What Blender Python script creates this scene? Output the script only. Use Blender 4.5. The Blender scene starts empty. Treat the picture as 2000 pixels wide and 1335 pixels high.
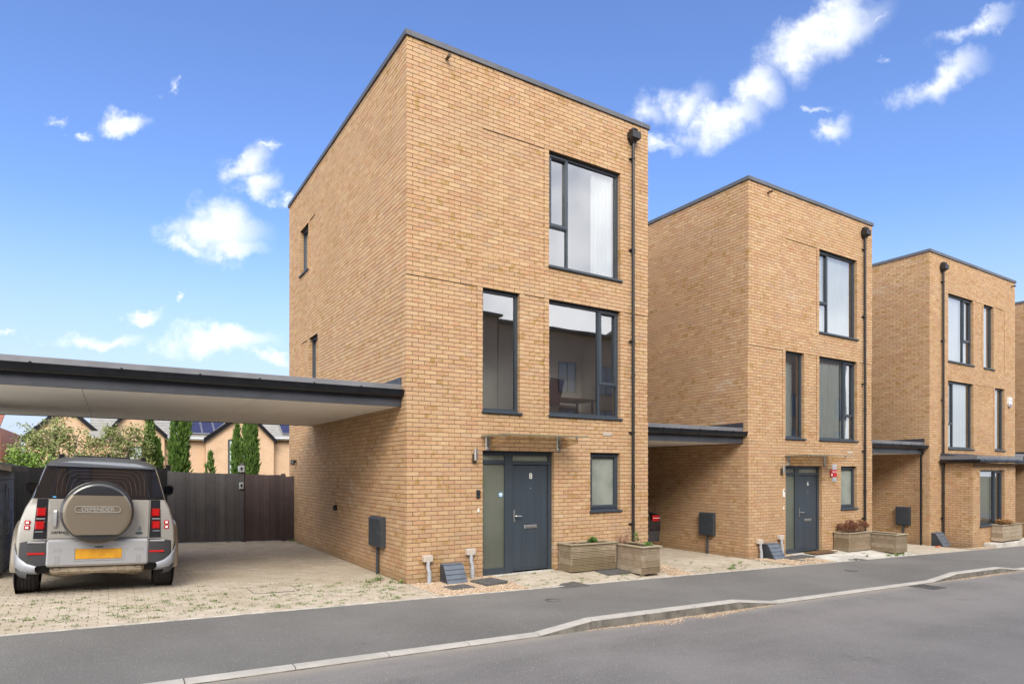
import bpy, bmesh, math, random
from mathutils import Vector, Matrix, noise
R = math.radians
RNG = random.Random(11)
sc = bpy.context.scene
COL = sc.collection

# ------------------------------------------------------------------ camera
CAM = (-4.17, -9.875, 1.896)
cd = bpy.data.cameras.new('camera'); cam = bpy.data.objects.new('camera', cd); COL.objects.link(cam)
cd.sensor_width = 36.0; cd.lens = 1238 * 36 / 2000.0
cd.shift_x = 0.0; cd.shift_y = 250.5 / 2000.0
cd.clip_start = 0.05; cd.clip_end = 3000
YAW = math.atan2(1238, 1957)
cam.location = CAM; cam.rotation_euler = (R(90), 0, -YAW)
sc.camera = cam
FWD = (math.sin(YAW), math.cos(YAW)); RGT = (math.cos(YAW), -math.sin(YAW))

# ------------------------------------------------------------------ exposure
sc.view_settings.view_transform = 'Standard'; sc.view_settings.look = 'None'
sc.view_settings.exposure = 1.1; sc.view_settings.gamma = 1.0
sc.view_settings.use_curve_mapping = False
sc.render.engine = 'CYCLES'
sc.cycles.use_denoising = True
sc.cycles.max_bounces = 8; sc.cycles.diffuse_bounces = 4; sc.cycles.glossy_bounces = 4
sc.cycles.transmission_bounces = 4; sc.cycles.transparent_max_bounces = 12
sc.cycles.caustics_reflective = False; sc.cycles.caustics_refractive = False

# ------------------------------------------------------------------ sun (hazy, soft) and sky
SUN_EL, SUN_AZ = R(37), R(207)          # azimuth clockwise from +Y : behind the camera, a little to the left
sd = bpy.data.lights.new('sun', 'SUN'); sun = bpy.data.objects.new('sun', sd); COL.objects.link(sun)
sd.energy = 1.5; sd.angle = R(28); sd.color = (1.0, 0.93, 0.82)
sdir = Vector((math.sin(SUN_AZ) * math.cos(SUN_EL), math.cos(SUN_AZ) * math.cos(SUN_EL), math.sin(SUN_EL)))
sun.rotation_euler = sdir.to_track_quat('Z', 'Y').to_euler(); sun.location = (-10, -20, 30)

world = bpy.data.worlds.new('World'); sc.world = world; world.use_nodes = True
NT = world.node_tree; NT.nodes.clear()


def nd(nt, t, **kw):
    n = nt.nodes.new(t)
    for k, v in kw.items():
        setattr(n, k, v)
    return n


def mth(nt, op, a, b=None, c=None, clamp=False):
    n = nt.nodes.new('ShaderNodeMath'); n.operation = op; n.use_clamp = clamp
    for i, x in enumerate((a, b, c)):
        if x is None:
            continue
        if isinstance(x, (int, float)):
            n.inputs[i].default_value = x
        else:
            nt.links.new(x, n.inputs[i])
    return n.outputs[0]


def vmth(nt, op, a, b):
    n = nt.nodes.new('ShaderNodeVectorMath'); n.operation = op
    for i, x in enumerate((a, b)):
        if isinstance(x, (tuple, list)):
            n.inputs[i].default_value = x
        else:
            nt.links.new(x, n.inputs[i])
    return n.outputs['Value'] if op == 'DOT_PRODUCT' else n.outputs[0]


def smooth(nt, x, a, b):
    n = nt.nodes.new('ShaderNodeMapRange'); n.interpolation_type = 'SMOOTHSTEP'
    nt.links.new(x, n.inputs[0]); n.inputs[1].default_value = a; n.inputs[2].default_value = b
    return n.outputs[0]


def mixc(nt, f, a, b, mode='MIX'):
    n = nt.nodes.new('ShaderNodeMix'); n.data_type = 'RGBA'; n.blend_type = mode
    for i, x in ((0, f), (6, a), (7, b)):
        if isinstance(x, (int, float)):
            n.inputs[i].default_value = x
        elif isinstance(x, (tuple, list)):
            n.inputs[i].default_value = tuple(x) + ((1.0,) if len(x) == 3 else ())
        else:
            nt.links.new(x, n.inputs[i])
    return n.outputs[2]


def noise_tex(nt, vec, scale, detail=3.0, rough=0.55, dist=0.0):
    n = nt.nodes.new('ShaderNodeTexNoise'); n.inputs['Scale'].default_value = scale
    n.inputs['Detail'].default_value = detail; n.inputs['Roughness'].default_value = rough
    n.inputs['Distortion'].default_value = dist
    if vec is not None:
        nt.links.new(vec, n.inputs['Vector'])
    return n


def make_world():
    nt = NT
    out = nd(nt, 'ShaderNodeOutputWorld'); bg = nd(nt, 'ShaderNodeBackground')
    tc = nd(nt, 'ShaderNodeTexCoord'); d = tc.outputs['Generated']
    sky = nd(nt, 'ShaderNodeTexSky', sky_type='NISHITA')
    sky.sun_disc = False; sky.sun_elevation = SUN_EL; sky.sun_rotation = SUN_AZ
    sky.air_density = 1.0; sky.dust_density = 1.0; sky.ozone_density = 2.0; sky.altitude = 0
    # direction split: heading plane of the street
    fw = vmth(nt, 'DOT_PRODUCT', d, (FWD[0], FWD[1], 0)); rt = vmth(nt, 'DOT_PRODUCT', d, (RGT[0], RGT[1], 0))
    sep = nd(nt, 'ShaderNodeSeparateXYZ'); nt.links.new(d, sep.inputs[0]); up = sep.outputs[2]
    fws = mth(nt, 'MAXIMUM', fw, 0.05)
    a = mth(nt, 'DIVIDE', rt, fws); b = mth(nt, 'DIVIDE', up, fws)
    cmb = nd(nt, 'ShaderNodeCombineXYZ'); nt.links.new(a, cmb.inputs[0]); nt.links.new(b, cmb.inputs[1])
    n1 = noise_tex(nt, cmb.outputs[0], 10.0, 6.0, 0.60); n1.noise_dimensions = '2D'
    wv = mth(nt, 'SUBTRACT', n1.outputs[0], 0.5)
    wc = nd(nt, 'ShaderNodeVectorMath', operation='MULTIPLY_ADD'); nt.links.new(n1.outputs['Color'], wc.inputs[0])
    wc.inputs[1].default_value = (0.11, 0.09, 0); wc.inputs[2].default_value = (-0.055, -0.045, 0)
    wp = nd(nt, 'ShaderNodeVectorMath', operation='ADD'); nt.links.new(cmb.outputs[0], wp.inputs[0]); nt.links.new(wc.outputs[0], wp.inputs[1])
    # cumulus puffs: (azimuth tangent, elevation tangent, half width, half height, tilt degrees, density)
    puffs = [(418, 452, 88, 40, 0, 1.1), (350, 478, 60, 18, 0, 0.85), (440, 482, 80, 16, 0, 0.9), (475, 322, 52, 26, -28, 1.0), (500, 352, 48, 28, 45, 0.9),
             (525, 296, 36, 12, 18, 0.55), (560, 382, 30, 16, 30, 0.55), (258, 238, 44, 19, 8, 0.85), (125, 232, 30, 18, 30, 0.25),
             (172, 255, 26, 12, 0, 0.35), (350, 180, 14, 16, 0, 0.3), (430, 668, 92, 25, 3, 1.1), (195, 662, 80, 18, -2, 0.95),
             (285, 614, 42, 13, -4, 0.8), (535, 703, 42, 14, 0, 0.9), (370, 590, 12, 10, 0, 0.4), (20, 645, 40, 10, -10, 0.35),
             (1620, 62, 112, 48, -22, 1.0), (1640, 15, 52, 30, 0, 0.5), (1700, 40, 60, 14, -25, 0.5), (1830, 155, 105, 32, -30, 0.85),
             (1920, 45, 95, 24, -24, 0.5), (1480, 175, 52, 42, -35, 1.0), (1410, 232, 90, 36, -22, 1.0), (1335, 205, 66, 46, -20, 0.75),
             (1255, 225, 70, 40, 0, 0.55), (1290, 280, 90, 22, -10, 0.4), (1635, 245, 46, 30, -25, 0.5), (1600, 205, 44, 14, 0, 0.25),
             (1725, 122, 30, 10, -10, 0.22)]
    tot = None
    rot = nd(nt, 'ShaderNodeVectorRotate', rotation_type='Z_AXIS'); nt.links.new(wp.outputs[0], rot.inputs['Vector'])
    RA = R(25); rot.inputs['Angle'].default_value = -RA
    for (px, py, rx, ry, tilt, den) in puffs:
        ca, cb = (px - 1000) / 1238.0, (918 - py) / 1238.0; src = wp.outputs[0]
        if tilt < -14:
            ca, cb = ca * math.cos(RA) + cb * math.sin(RA), -ca * math.sin(RA) + cb * math.cos(RA); src = rot.outputs[0]
        sx_, sy_ = 1238.0 / rx, 1238.0 / ry
        ma = nd(nt, 'ShaderNodeVectorMath', operation='MULTIPLY_ADD'); nt.links.new(src, ma.inputs[0])
        ma.inputs[1].default_value = (sx_, sy_, 0); ma.inputs[2].default_value = (-ca * sx_, -cb * sy_, 0)
        ln = nd(nt, 'ShaderNodeVectorMath', operation='LENGTH'); nt.links.new(ma.outputs[0], ln.inputs[0])
        e = mth(nt, 'SUBTRACT', 0.05 + den * 0.95, ln.outputs['Value'])
        tot = e if tot is None else mth(nt, 'MAXIMUM', tot, e)
    tot = smooth(nt, mth(nt, 'ADD', tot, mth(nt, 'MULTIPLY', wv, 1.5)), -0.42, 1.0)
    front = smooth(nt, fw, 0.05, 0.3)
    tot = mth(nt, 'MULTIPLY', tot, front)
    # high thin cloud sheet over the rest of the sky, as the window panes mirror it, brightened for frontal fill light
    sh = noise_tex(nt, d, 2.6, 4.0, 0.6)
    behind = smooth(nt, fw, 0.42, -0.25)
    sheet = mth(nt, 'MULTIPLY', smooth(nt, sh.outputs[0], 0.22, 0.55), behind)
    nt.links.new(d, sky.inputs[0])
    hsv = nd(nt, 'ShaderNodeHueSaturation'); hsv.inputs['Saturation'].default_value = 1.0; hsv.inputs['Value'].default_value = 1.0
    hsv.inputs['Hue'].default_value = 0.515
    nt.links.new(sky.outputs[0], hsv.inputs['Color'])
    skyc = mixc(nt, 1.0, hsv.outputs[0], (SKY_T[0], SKY_T[1], SKY_T[2]), 'MULTIPLY')
    # whitish air near the horizon
    hz = smooth(nt, up, 0.36, 0.02)
    skyc = mixc(nt, mth(nt, 'MULTIPLY', hz, 0.93), skyc, (3.2, 3.65, 4.45))
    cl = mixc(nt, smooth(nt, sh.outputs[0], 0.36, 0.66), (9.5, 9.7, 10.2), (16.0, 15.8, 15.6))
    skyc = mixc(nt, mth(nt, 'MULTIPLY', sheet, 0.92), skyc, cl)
    puffc = mixc(nt, n1.outputs[0], (4.6, 4.9, 5.3), (6.4, 6.5, 6.6))
    skyc = mixc(nt, tot, skyc, puffc)
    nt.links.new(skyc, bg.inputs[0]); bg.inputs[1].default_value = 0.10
    nt.links.new(bg.outputs[0], out.inputs[0])


SKY_T = (0.80, 1.02, 1.22)
make_world()
world.cycles.sampling_method = 'MANUAL'; world.cycles.sample_map_resolution = 256


# ------------------------------------------------------------------ mesh helpers
class MB:
    def __init__(self):
        self.v = []; self.f = []; self.m = []

    def face(self, pts, mi=0):
        n = len(self.v); self.v.extend([tuple(p) for p in pts]); self.f.append(tuple(range(n, n + len(pts)))); self.m.append(mi)

    def box(self, x0, x1, y0, y1, z0, z1, mi=0, skip=''):
        n = len(self.v)
        self.v += [(x0, y0, z0), (x1, y0, z0), (x1, y1, z0), (x0, y1, z0), (x0, y0, z1), (x1, y0, z1), (x1, y1, z1), (x0, y1, z1)]
        for key, q in (('b', (0, 3, 2, 1)), ('t', (4, 5, 6, 7)), ('f', (0, 1, 5, 4)), ('r', (1, 2, 6, 5)), ('k', (2, 3, 7, 6)), ('l', (3, 0, 4, 7))):
            if key in skip:
                continue
            self.f.append(tuple(n + i for i in q)); self.m.append(mi)
        return self

    def obox(self, c, ax, ay, az, hx, hy, hz, mi=0):
        c = Vector(c); ax = Vector(ax) * hx; ay = Vector(ay) * hy; az = Vector(az) * hz
        n = len(self.v)
        for sz in (-1, 1):
            for (sx, sy) in ((-1, -1), (1, -1), (1, 1), (-1, 1)):
                self.v.append(tuple(c + ax * sx + ay * sy + az * sz))
        for q in ((0, 3, 2, 1), (4, 5, 6, 7), (0, 1, 5, 4), (1, 2, 6, 5), (2, 3, 7, 6), (3, 0, 4, 7)):
            self.f.append(tuple(n + i for i in q)); self.m.append(mi)
        return self

    def bbox(self, x0, x1, y0, y1, z0, z1, b=0.01, mi=0):
        """box with chamfered edges"""
        n = len(self.v)
        b = min(b, (x1 - x0) * .45, (y1 - y0) * .45, (z1 - z0) * .45)
        ids = {}
        for ix, x in enumerate((x0, x1)):
            for iy, y in enumerate((y0, y1)):
                for iz, z in enumerate((z0, z1)):
                    sx, sy, sz = (1 if ix == 0 else -1), (1 if iy == 0 else -1), (1 if iz == 0 else -1)
                    for a in range(3):
                        p = [x + sx * b, y + sy * b, z + sz * b]; p[a] = (x, y, z)[a]
                        ids[(ix, iy, iz, a)] = len(self.v); self.v.append(tuple(p))
        g = lambda *k: ids[k]
        fs = []
        fs.append((g(0, 0, 0, 0), g(0, 0, 1, 0), g(0, 1, 1, 0), g(0, 1, 0, 0))); fs.append((g(1, 0, 0, 0), g(1, 1, 0, 0), g(1, 1, 1, 0), g(1, 0, 1, 0)))
        fs.append((g(0, 0, 0, 1), g(1, 0, 0, 1), g(1, 0, 1, 1), g(0, 0, 1, 1))); fs.append((g(0, 1, 0, 1), g(0, 1, 1, 1), g(1, 1, 1, 1), g(1, 1, 0, 1)))
        fs.append((g(0, 0, 0, 2), g(0, 1, 0, 2), g(1, 1, 0, 2), g(1, 0, 0, 2))); fs.append((g(0, 0, 1, 2), g(1, 0, 1, 2), g(1, 1, 1, 2), g(0, 1, 1, 2)))
        for i in (0, 1):
            for j in (0, 1):
                fs.append((g(0, i, j, 1), g(1, i, j, 1), g(1, i, j, 2), g(0, i, j, 2)))
                fs.append((g(i, 0, j, 0), g(i, 1, j, 0), g(i, 1, j, 2), g(i, 0, j, 2)))
                fs.append((g(i, j, 0, 0), g(i, j, 1, 0), g(i, j, 1, 1), g(i, j, 0, 1)))
                for k in (0, 1):
                    fs.append((g(i, j, k, 0), g(i, j, k, 1), g(i, j, k, 2)))
        for q in fs:
            self.f.append(q); self.m.append(mi)
        self.fix = True
        return self

    def prism(self, poly, d0, d1, axis='y', mi=0):
        """polygon given in the two other axes, extruded along axis"""
        def P(a, b, d):
            return {'y': (a, d, b), 'x': (d, a, b), 'z': (a, b, d)}[axis]
        n = len(self.v); k = len(poly)
        self.v += [P(a, b, d0) for a, b in poly] + [P(a, b, d1) for a, b in poly]
        self.f.append(tuple(range(n, n + k))); self.m.append(mi)
        self.f.append(tuple(reversed(range(n + k, n + 2 * k)))); self.m.append(mi)
        for i in range(k):
            j = (i + 1) % k
            self.f.append((n + i, n + k + i, n + k + j, n + j)); self.m.append(mi)
        self.fix = True
        return self

    def tube(self, pts, r, n=8, mi=0, caps=True):
        pts = [Vector(p) for p in pts]
        rs = r if isinstance(r, (list, tuple)) else [r] * len(pts)
        base = len(self.v); up = Vector((0.13, 0.21, 0.97))
        for i, p in enumerate(pts):
            t = (pts[min(i + 1, len(pts) - 1)] - pts[max(i - 1, 0)]).normalized()
            a = t.cross(up)
            if a.length < 1e-3:
                a = t.cross(Vector((1, 0, 0)))
            a.normalize(); b = t.cross(a).normalized()
            for k in range(n):
                w = 2 * math.pi * k / n
                self.v.append(tuple(p + (a * math.cos(w) + b * math.sin(w)) * rs[i]))
        for i in range(len(pts) - 1):
            for k in range(n):
                k2 = (k + 1) % n
                self.f.append((base + i * n + k, base + i * n + k2, base + (i + 1) * n + k2, base + (i + 1) * n + k)); self.m.append(mi)
        if caps:
            self.f.append(tuple(base + k for k in reversed(range(n)))); self.m.append(mi)
            e = base + (len(pts) - 1) * n
            self.f.append(tuple(e + k for k in range(n))); self.m.append(mi)
        self.fix = True
        return self

    def lathe(self, prof, c, axis='y', n=32, mi=0, caps=True):
        """prof: list of (radius, position along axis)"""
        base = len(self.v)
        for (r, h) in prof:
            for k in range(n):
                w = 2 * math.pi * k / n; a, b = r * math.cos(w), r * math.sin(w)
                self.v.append({'y': (c[0] + a, c[1] + h, c[2] + b), 'x': (c[0] + h, c[1] + a, c[2] + b), 'z': (c[0] + a, c[1] + b, c[2] + h)}[axis])
        for i in range(len(prof) - 1):
            for k in range(n):
                k2 = (k + 1) % n
                self.f.append((base + i * n + k, base + i * n + k2, base + (i + 1) * n + k2, base + (i + 1) * n + k)); self.m.append(mi)
        if caps:
            self.f.append(tuple(base + k for k in range(n))); self.m.append(mi)
            e = base + (len(prof) - 1) * n
            self.f.append(tuple(e + k for k in reversed(range(n)))); self.m.append(mi)
        self.fix = True
        return self

    def loft(self, rings, closed=False, mi=0, cap0=False, cap1=False):
        base = len(self.v); k = len(rings[0])
        for r in rings:
            self.v += [tuple(p) for p in r]
        for i in range(len(rings) - 1):
            for j in range(k if closed else k - 1):
                j2 = (j + 1) % k
                self.f.append((base + i * k + j, base + i * k + j2, base + (i + 1) * k + j2, base + (i + 1) * k + j)); self.m.append(mi)
        if cap0:
            self.f.append(tuple(base + j for j in reversed(range(k)))); self.m.append(mi)
        if cap1:
            e = base + (len(rings) - 1) * k
            self.f.append(tuple(e + j for j in range(k))); self.m.append(mi)
        self.fix = True
        return self

    def mesh(self, name, mats, smooth=False, fix=None, angle=35):
        me = bpy.data.meshes.new(name)
        me.from_pydata(self.v, [], self.f)
        for m in (mats if isinstance(mats, (list, tuple)) else [mats]):
            me.materials.append(m)
        if any(self.m):
            me.polygons.foreach_set('material_index', self.m)
        if (fix if fix is not None else getattr(self, 'fix', False)):
            bm = bmesh.new(); bm.from_mesh(me); bmesh.ops.recalc_face_normals(bm, faces=bm.faces); bm.to_mesh(me); bm.free()
        if smooth:
            me.polygons.foreach_set('use_smooth', [True] * len(me.polygons))
            if angle:
                me.set_sharp_from_angle(angle=R(angle))
        me.update()
        return me

    def build(self, name, mats, parent=None, smooth=False, loc=None, rot=None, **kw):
        return link(name, self.mesh(name, mats, smooth, **kw), parent, loc, rot)


def link(name, me, parent=None, loc=None, rot=None):
    o = bpy.data.objects.new(name, me); COL.objects.link(o)
    if parent is not None:
        o.parent = parent
    if loc is not None:
        o.location = loc
    if rot is not None:
        o.rotation_euler = rot
    return o


def empty(name, loc=(0, 0, 0), rot=(0, 0, 0), parent=None):
    o = bpy.data.objects.new(name, None); COL.objects.link(o); o.location = loc; o.rotation_euler = rot
    o.empty_display_size = 0.1
    if parent is not None:
        o.parent = parent
    return o


def tag(o, label=None, cat=None, group=None, kind=None):
    if label: o['label'] = label
    if cat: o['category'] = cat
    if group: o['group'] = group
    if kind: o['kind'] = kind
    return o


def text_mesh(name, s, size, mat, depth=0.002, align='CENTER', bold=0.0):
    cu = bpy.data.curves.new(name, 'FONT'); cu.body = s; cu.size = size; cu.extrude = depth; cu.align_x = align; cu.align_y = 'CENTER'
    cu.offset = bold
    o = bpy.data.objects.new(name, cu); COL.objects.link(o)
    dg = bpy.context.evaluated_depsgraph_get()
    me = bpy.data.meshes.new_from_object(o.evaluated_get(dg)); me.name = name
    bpy.data.objects.remove(o); bpy.data.curves.remove(cu)
    me.materials.clear(); me.materials.append(mat)
    return me


# ------------------------------------------------------------------ materials
MATS = {}


def mat(name, col, rough=0.6, metal=0.0, var=0.0, vscale=6.0, bump=0.0, bscale=60.0, spec=0.5, coat=0.0, col2=None, coords='Object', stretch=None, alpha_light=None):
    m = bpy.data.materials.new(name); m.use_nodes = True; nt = m.node_tree
    p = nt.nodes['Principled BSDF']
    p.inputs['Base Color'].default_value = tuple(col) + (1,); p.inputs['Roughness'].default_value = rough
    p.inputs['Metallic'].default_value = metal; p.inputs['Specular IOR Level'].default_value = spec
    p.inputs['Coat Weight'].default_value = coat
    if coat: p.inputs['Coat Roughness'].default_value = 0.05
    vec = None
    if var or bump:
        tc = nd(nt, 'ShaderNodeTexCoord'); vec = tc.outputs[coords]
        if coords == 'World':
            vec = None
        if stretch:
            mp = nd(nt, 'ShaderNodeMapping'); mp.inputs['Scale'].default_value = stretch
            nt.links.new(vec, mp.inputs[0]); vec = mp.outputs[0]
    if var:
        n = noise_tex(nt, vec, vscale, 5.0, 0.62)
        c2 = col2 if col2 else tuple(c * (1 - var) for c in col)
        c1 = col if col2 else tuple(min(1, c * (1 + var * .6)) for c in col)
        nt.links.new(mixc(nt, smooth(nt, n.outputs[0], 0.3, 0.7), c1, c2), p.inputs['Base Color'])
        nt.links.new(mth(nt, 'ADD', mth(nt, 'MULTIPLY', n.outputs[0], 0.25), rough - 0.125, clamp=True), p.inputs['Roughness'])
    if bump:
        n = noise_tex(nt, vec, bscale, 4.0, 0.6)
        b = nd(nt, 'ShaderNodeBump'); b.inputs['Strength'].default_value = bump; b.inputs['Distance'].default_value = 0.01
        nt.links.new(n.outputs[0], b.inputs['Height']); nt.links.new(b.outputs[0], p.inputs['Normal'])
    MATS[name] = m
    return m


def brick_group():
    """random per brick -> brick colour, with smears, kiss marks and pale salt bloom"""
    m = {}
    for kind in ('joined', 'single'):
        mt = bpy.data.materials.new('brick_' + kind); mt.use_nodes = True; nt = mt.node_tree; p = nt.nodes['Principled BSDF']
        geo = nd(nt, 'ShaderNodeNewGeometry'); pos = geo.outputs['Position']
        if kind == 'joined':
            r = geo.outputs['Random Per Island']
        else:
            r = nd(nt, 'ShaderNodeObjectInfo').outputs['Random']
        ramp = nd(nt, 'ShaderNodeValToRGB'); nt.links.new(r, ramp.inputs[0]); cr = ramp.color_ramp; cr.interpolation = 'LINEAR'
        cols = [(0.0, (0.47, 0.303, 0.172)), (0.20, (0.487, 0.310, 0.177)), (0.38, (0.45, 0.270, 0.155)), (0.50, (0.505, 0.335, 0.190)),
                (0.64, (0.435, 0.277, 0.172)), (0.74, (0.42, 0.240, 0.138)), (0.83, (0.487, 0.317, 0.172)), (0.92, (0.525, 0.36, 0.210)), (1.0, (0.405, 0.265, 0.170))]
        cr.elements[0].position = 0; cr.elements[0].color = cols[0][1] + (1,)
        cr.elements[1].position = 1; cr.elements[1].color = cols[-1][1] + (1,)
        for q, c in cols[1:-1]:
            e = cr.elements.new(q); e.color = c + (1,)
        r2 = mth(nt, 'FRACT', mth(nt, 'MULTIPLY', r, 57.31)); r3 = mth(nt, 'FRACT', mth(nt, 'MULTIPLY', r, 211.7))
        big = noise_tex(nt, pos, 0.55, 3.0, 0.6); fine = noise_tex(nt, pos, 40.0, 4.0, 0.65); mid = noise_tex(nt, pos, 7.5, 3.0, 0.6)
        c = mixc(nt, mth(nt, 'MULTIPLY', smooth(nt, fine.outputs[0], 0.3, 0.75), 0.22), ramp.outputs[0], (0.58, 0.40, 0.22))
        # rust-brown smear in the middle of some bricks
        sm = mth(nt, 'MULTIPLY', smooth(nt, mid.outputs[0], 0.47, 0.62), mth(nt, 'GREATER_THAN', r2, 0.77))
        c = mixc(nt, mth(nt, 'MULTIPLY', sm, 0.85), c, (0.35, 0.208, 0.07))
        # kiss marks (pinkish)
        km = mth(nt, 'MULTIPLY', smooth(nt, mid.outputs[0], 0.5, 0.40), mth(nt, 'GREATER_THAN', r3, 0.72))
        c = mixc(nt, mth(nt, 'MULTIPLY', km, 0.55), c, (0.46, 0.225, 0.115))
        # salts
        sl = mth(nt, 'MULTIPLY', smooth(nt, big.outputs[0], 0.62, 0.72), mth(nt, 'GREATER_THAN', r3, 0.55))
        c = mixc(nt, mth(nt, 'MULTIPLY', sl, 0.35), c, (0.62, 0.53, 0.42))
        # large scale weathering
        c = mixc(nt, mth(nt, 'MULTIPLY', smooth(nt, big.outputs[0], 0.52, 0.3), 0.22), c, (0.36, 0.235, 0.11))
        mpb = nd(nt, 'ShaderNodeMapping'); mpb.inputs['Scale'].default_value = (0.35, 0.35, 1.1); nt.links.new(pos, mpb.inputs[0])
        bat = noise_tex(nt, mpb.outputs[0], 1.0, 2.0, 0.5)
        c = mixc(nt, mth(nt, 'MULTIPLY', smooth(nt, bat.outputs[0], 0.50, 0.68), 0.32), c, (0.44, 0.295, 0.19))
        # darker brown towards the ground, with an uneven edge
        sep = nd(nt, 'ShaderNodeSeparateXYZ'); nt.links.new(pos, sep.inputs[0])
        h = mth(nt, 'ADD', sep.outputs[2], mth(nt, 'MULTIPLY', sep.outputs[0], 0.027))
        dz = mth(nt, 'MULTIPLY', smooth(nt, mth(nt, 'ADD', h, mth(nt, 'MULTIPLY', big.outputs[0], 0.3)), 0.42, 0.1), 0.45)
        c = mixc(nt, dz, c, (0.22, 0.155, 0.08))
        nt.links.new(c, p.inputs['Base Color']); p.inputs['Roughness'].default_value = 0.9; p.inputs['Specular IOR Level'].default_value = 0.25
        bp = nd(nt, 'ShaderNodeBump'); bp.inputs['Strength'].default_value = 0.35; bp.inputs['Distance'].default_value = 0.004
        nt.links.new(fine.outputs[0], bp.inputs['Height']); nt.links.new(bp.outputs[0], p.inputs['Normal'])
        m[kind] = mt
    return m


BR = brick_group()


def far_brick(name, c1, c2, mortar, scale=1.0, axes='xz'):
    m = bpy.data.materials.new(name); m.use_nodes = True; nt = m.node_tree; p = nt.nodes['Principled BSDF']
    tc = nd(nt, 'ShaderNodeTexCoord'); sep = nd(nt, 'ShaderNodeSeparateXYZ'); nt.links.new(tc.outputs['Object'], sep.inputs[0])
    cmb = nd(nt, 'ShaderNodeCombineXYZ')
    nt.links.new(mth(nt, 'ADD', sep.outputs[0], sep.outputs[1]), cmb.inputs[0]); nt.links.new(sep.outputs[2], cmb.inputs[1])
    bt = nd(nt, 'ShaderNodeTexBrick'); nt.links.new(cmb.outputs[0], bt.inputs[0])
    bt.inputs['Color1'].default_value = c1 + (1,); bt.inputs['Color2'].default_value = c2 + (1,); bt.inputs['Mortar'].default_value = mortar + (1,)
    bt.inputs['Scale'].default_value = scale; bt.inputs['Mortar Size'].default_value = 0.008; bt.inputs['Brick Width'].default_value = 0.225; bt.inputs['Row Height'].default_value = 0.075
    n = noise_tex(nt, tc.outputs['Object'], 1.3, 4.0, 0.6)
    c = mixc(nt, mth(nt, 'MULTIPLY', smooth(nt, n.outputs[0], 0.45, 0.75), 0.5), bt.outputs[0], tuple(x * .72 for x in c2))
    nt.links.new(c, p.inputs['Base Color']); p.inputs['Roughness'].default_value = 0.9
    MATS[name] = m
    return m


def glass_mat(name, base=0.22, tint=(0.93, 0.96, 0.95), gain=1.3):
    m = bpy.data.materials.new(name); m.use_nodes = True; nt = m.node_tree; nt.nodes.remove(nt.nodes['Principled BSDF'])
    out = nt.nodes['Material Output']
    tr = nd(nt, 'ShaderNodeBsdfTransparent'); tr.inputs[0].default_value = tint + (1,)
    gl = nd(nt, 'ShaderNodeBsdfGlossy'); gl.inputs['Roughness'].default_value = 0.012; gl.inputs[0].default_value = (0.96, 0.97, 1, 1)
    fr = nd(nt, 'ShaderNodeFresnel'); fr.inputs[0].default_value = 1.5
    tc = nd(nt, 'ShaderNodeTexCoord'); n = noise_tex(nt, tc.outputs['Object'], 1.1, 1.0)
    bp = nd(nt, 'ShaderNodeBump'); bp.inputs['Strength'].default_value = 0.06; bp.inputs['Distance'].default_value = 0.02
    nt.links.new(n.outputs[0], bp.inputs['Height']); nt.links.new(bp.outputs[0], gl.inputs['Normal'])
    f = mth(nt, 'ADD', mth(nt, 'MULTIPLY', fr.outputs[0], gain), base, clamp=True)
    mx = nd(nt, 'ShaderNodeMixShader'); nt.links.new(f, mx.inputs[0]); nt.links.new(tr.outputs[0], mx.inputs[1]); nt.links.new(gl.outputs[0], mx.inputs[2])
    nt.links.new(mx.outputs[0], out.inputs[0])
    MATS[name] = m
    return m


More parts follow.
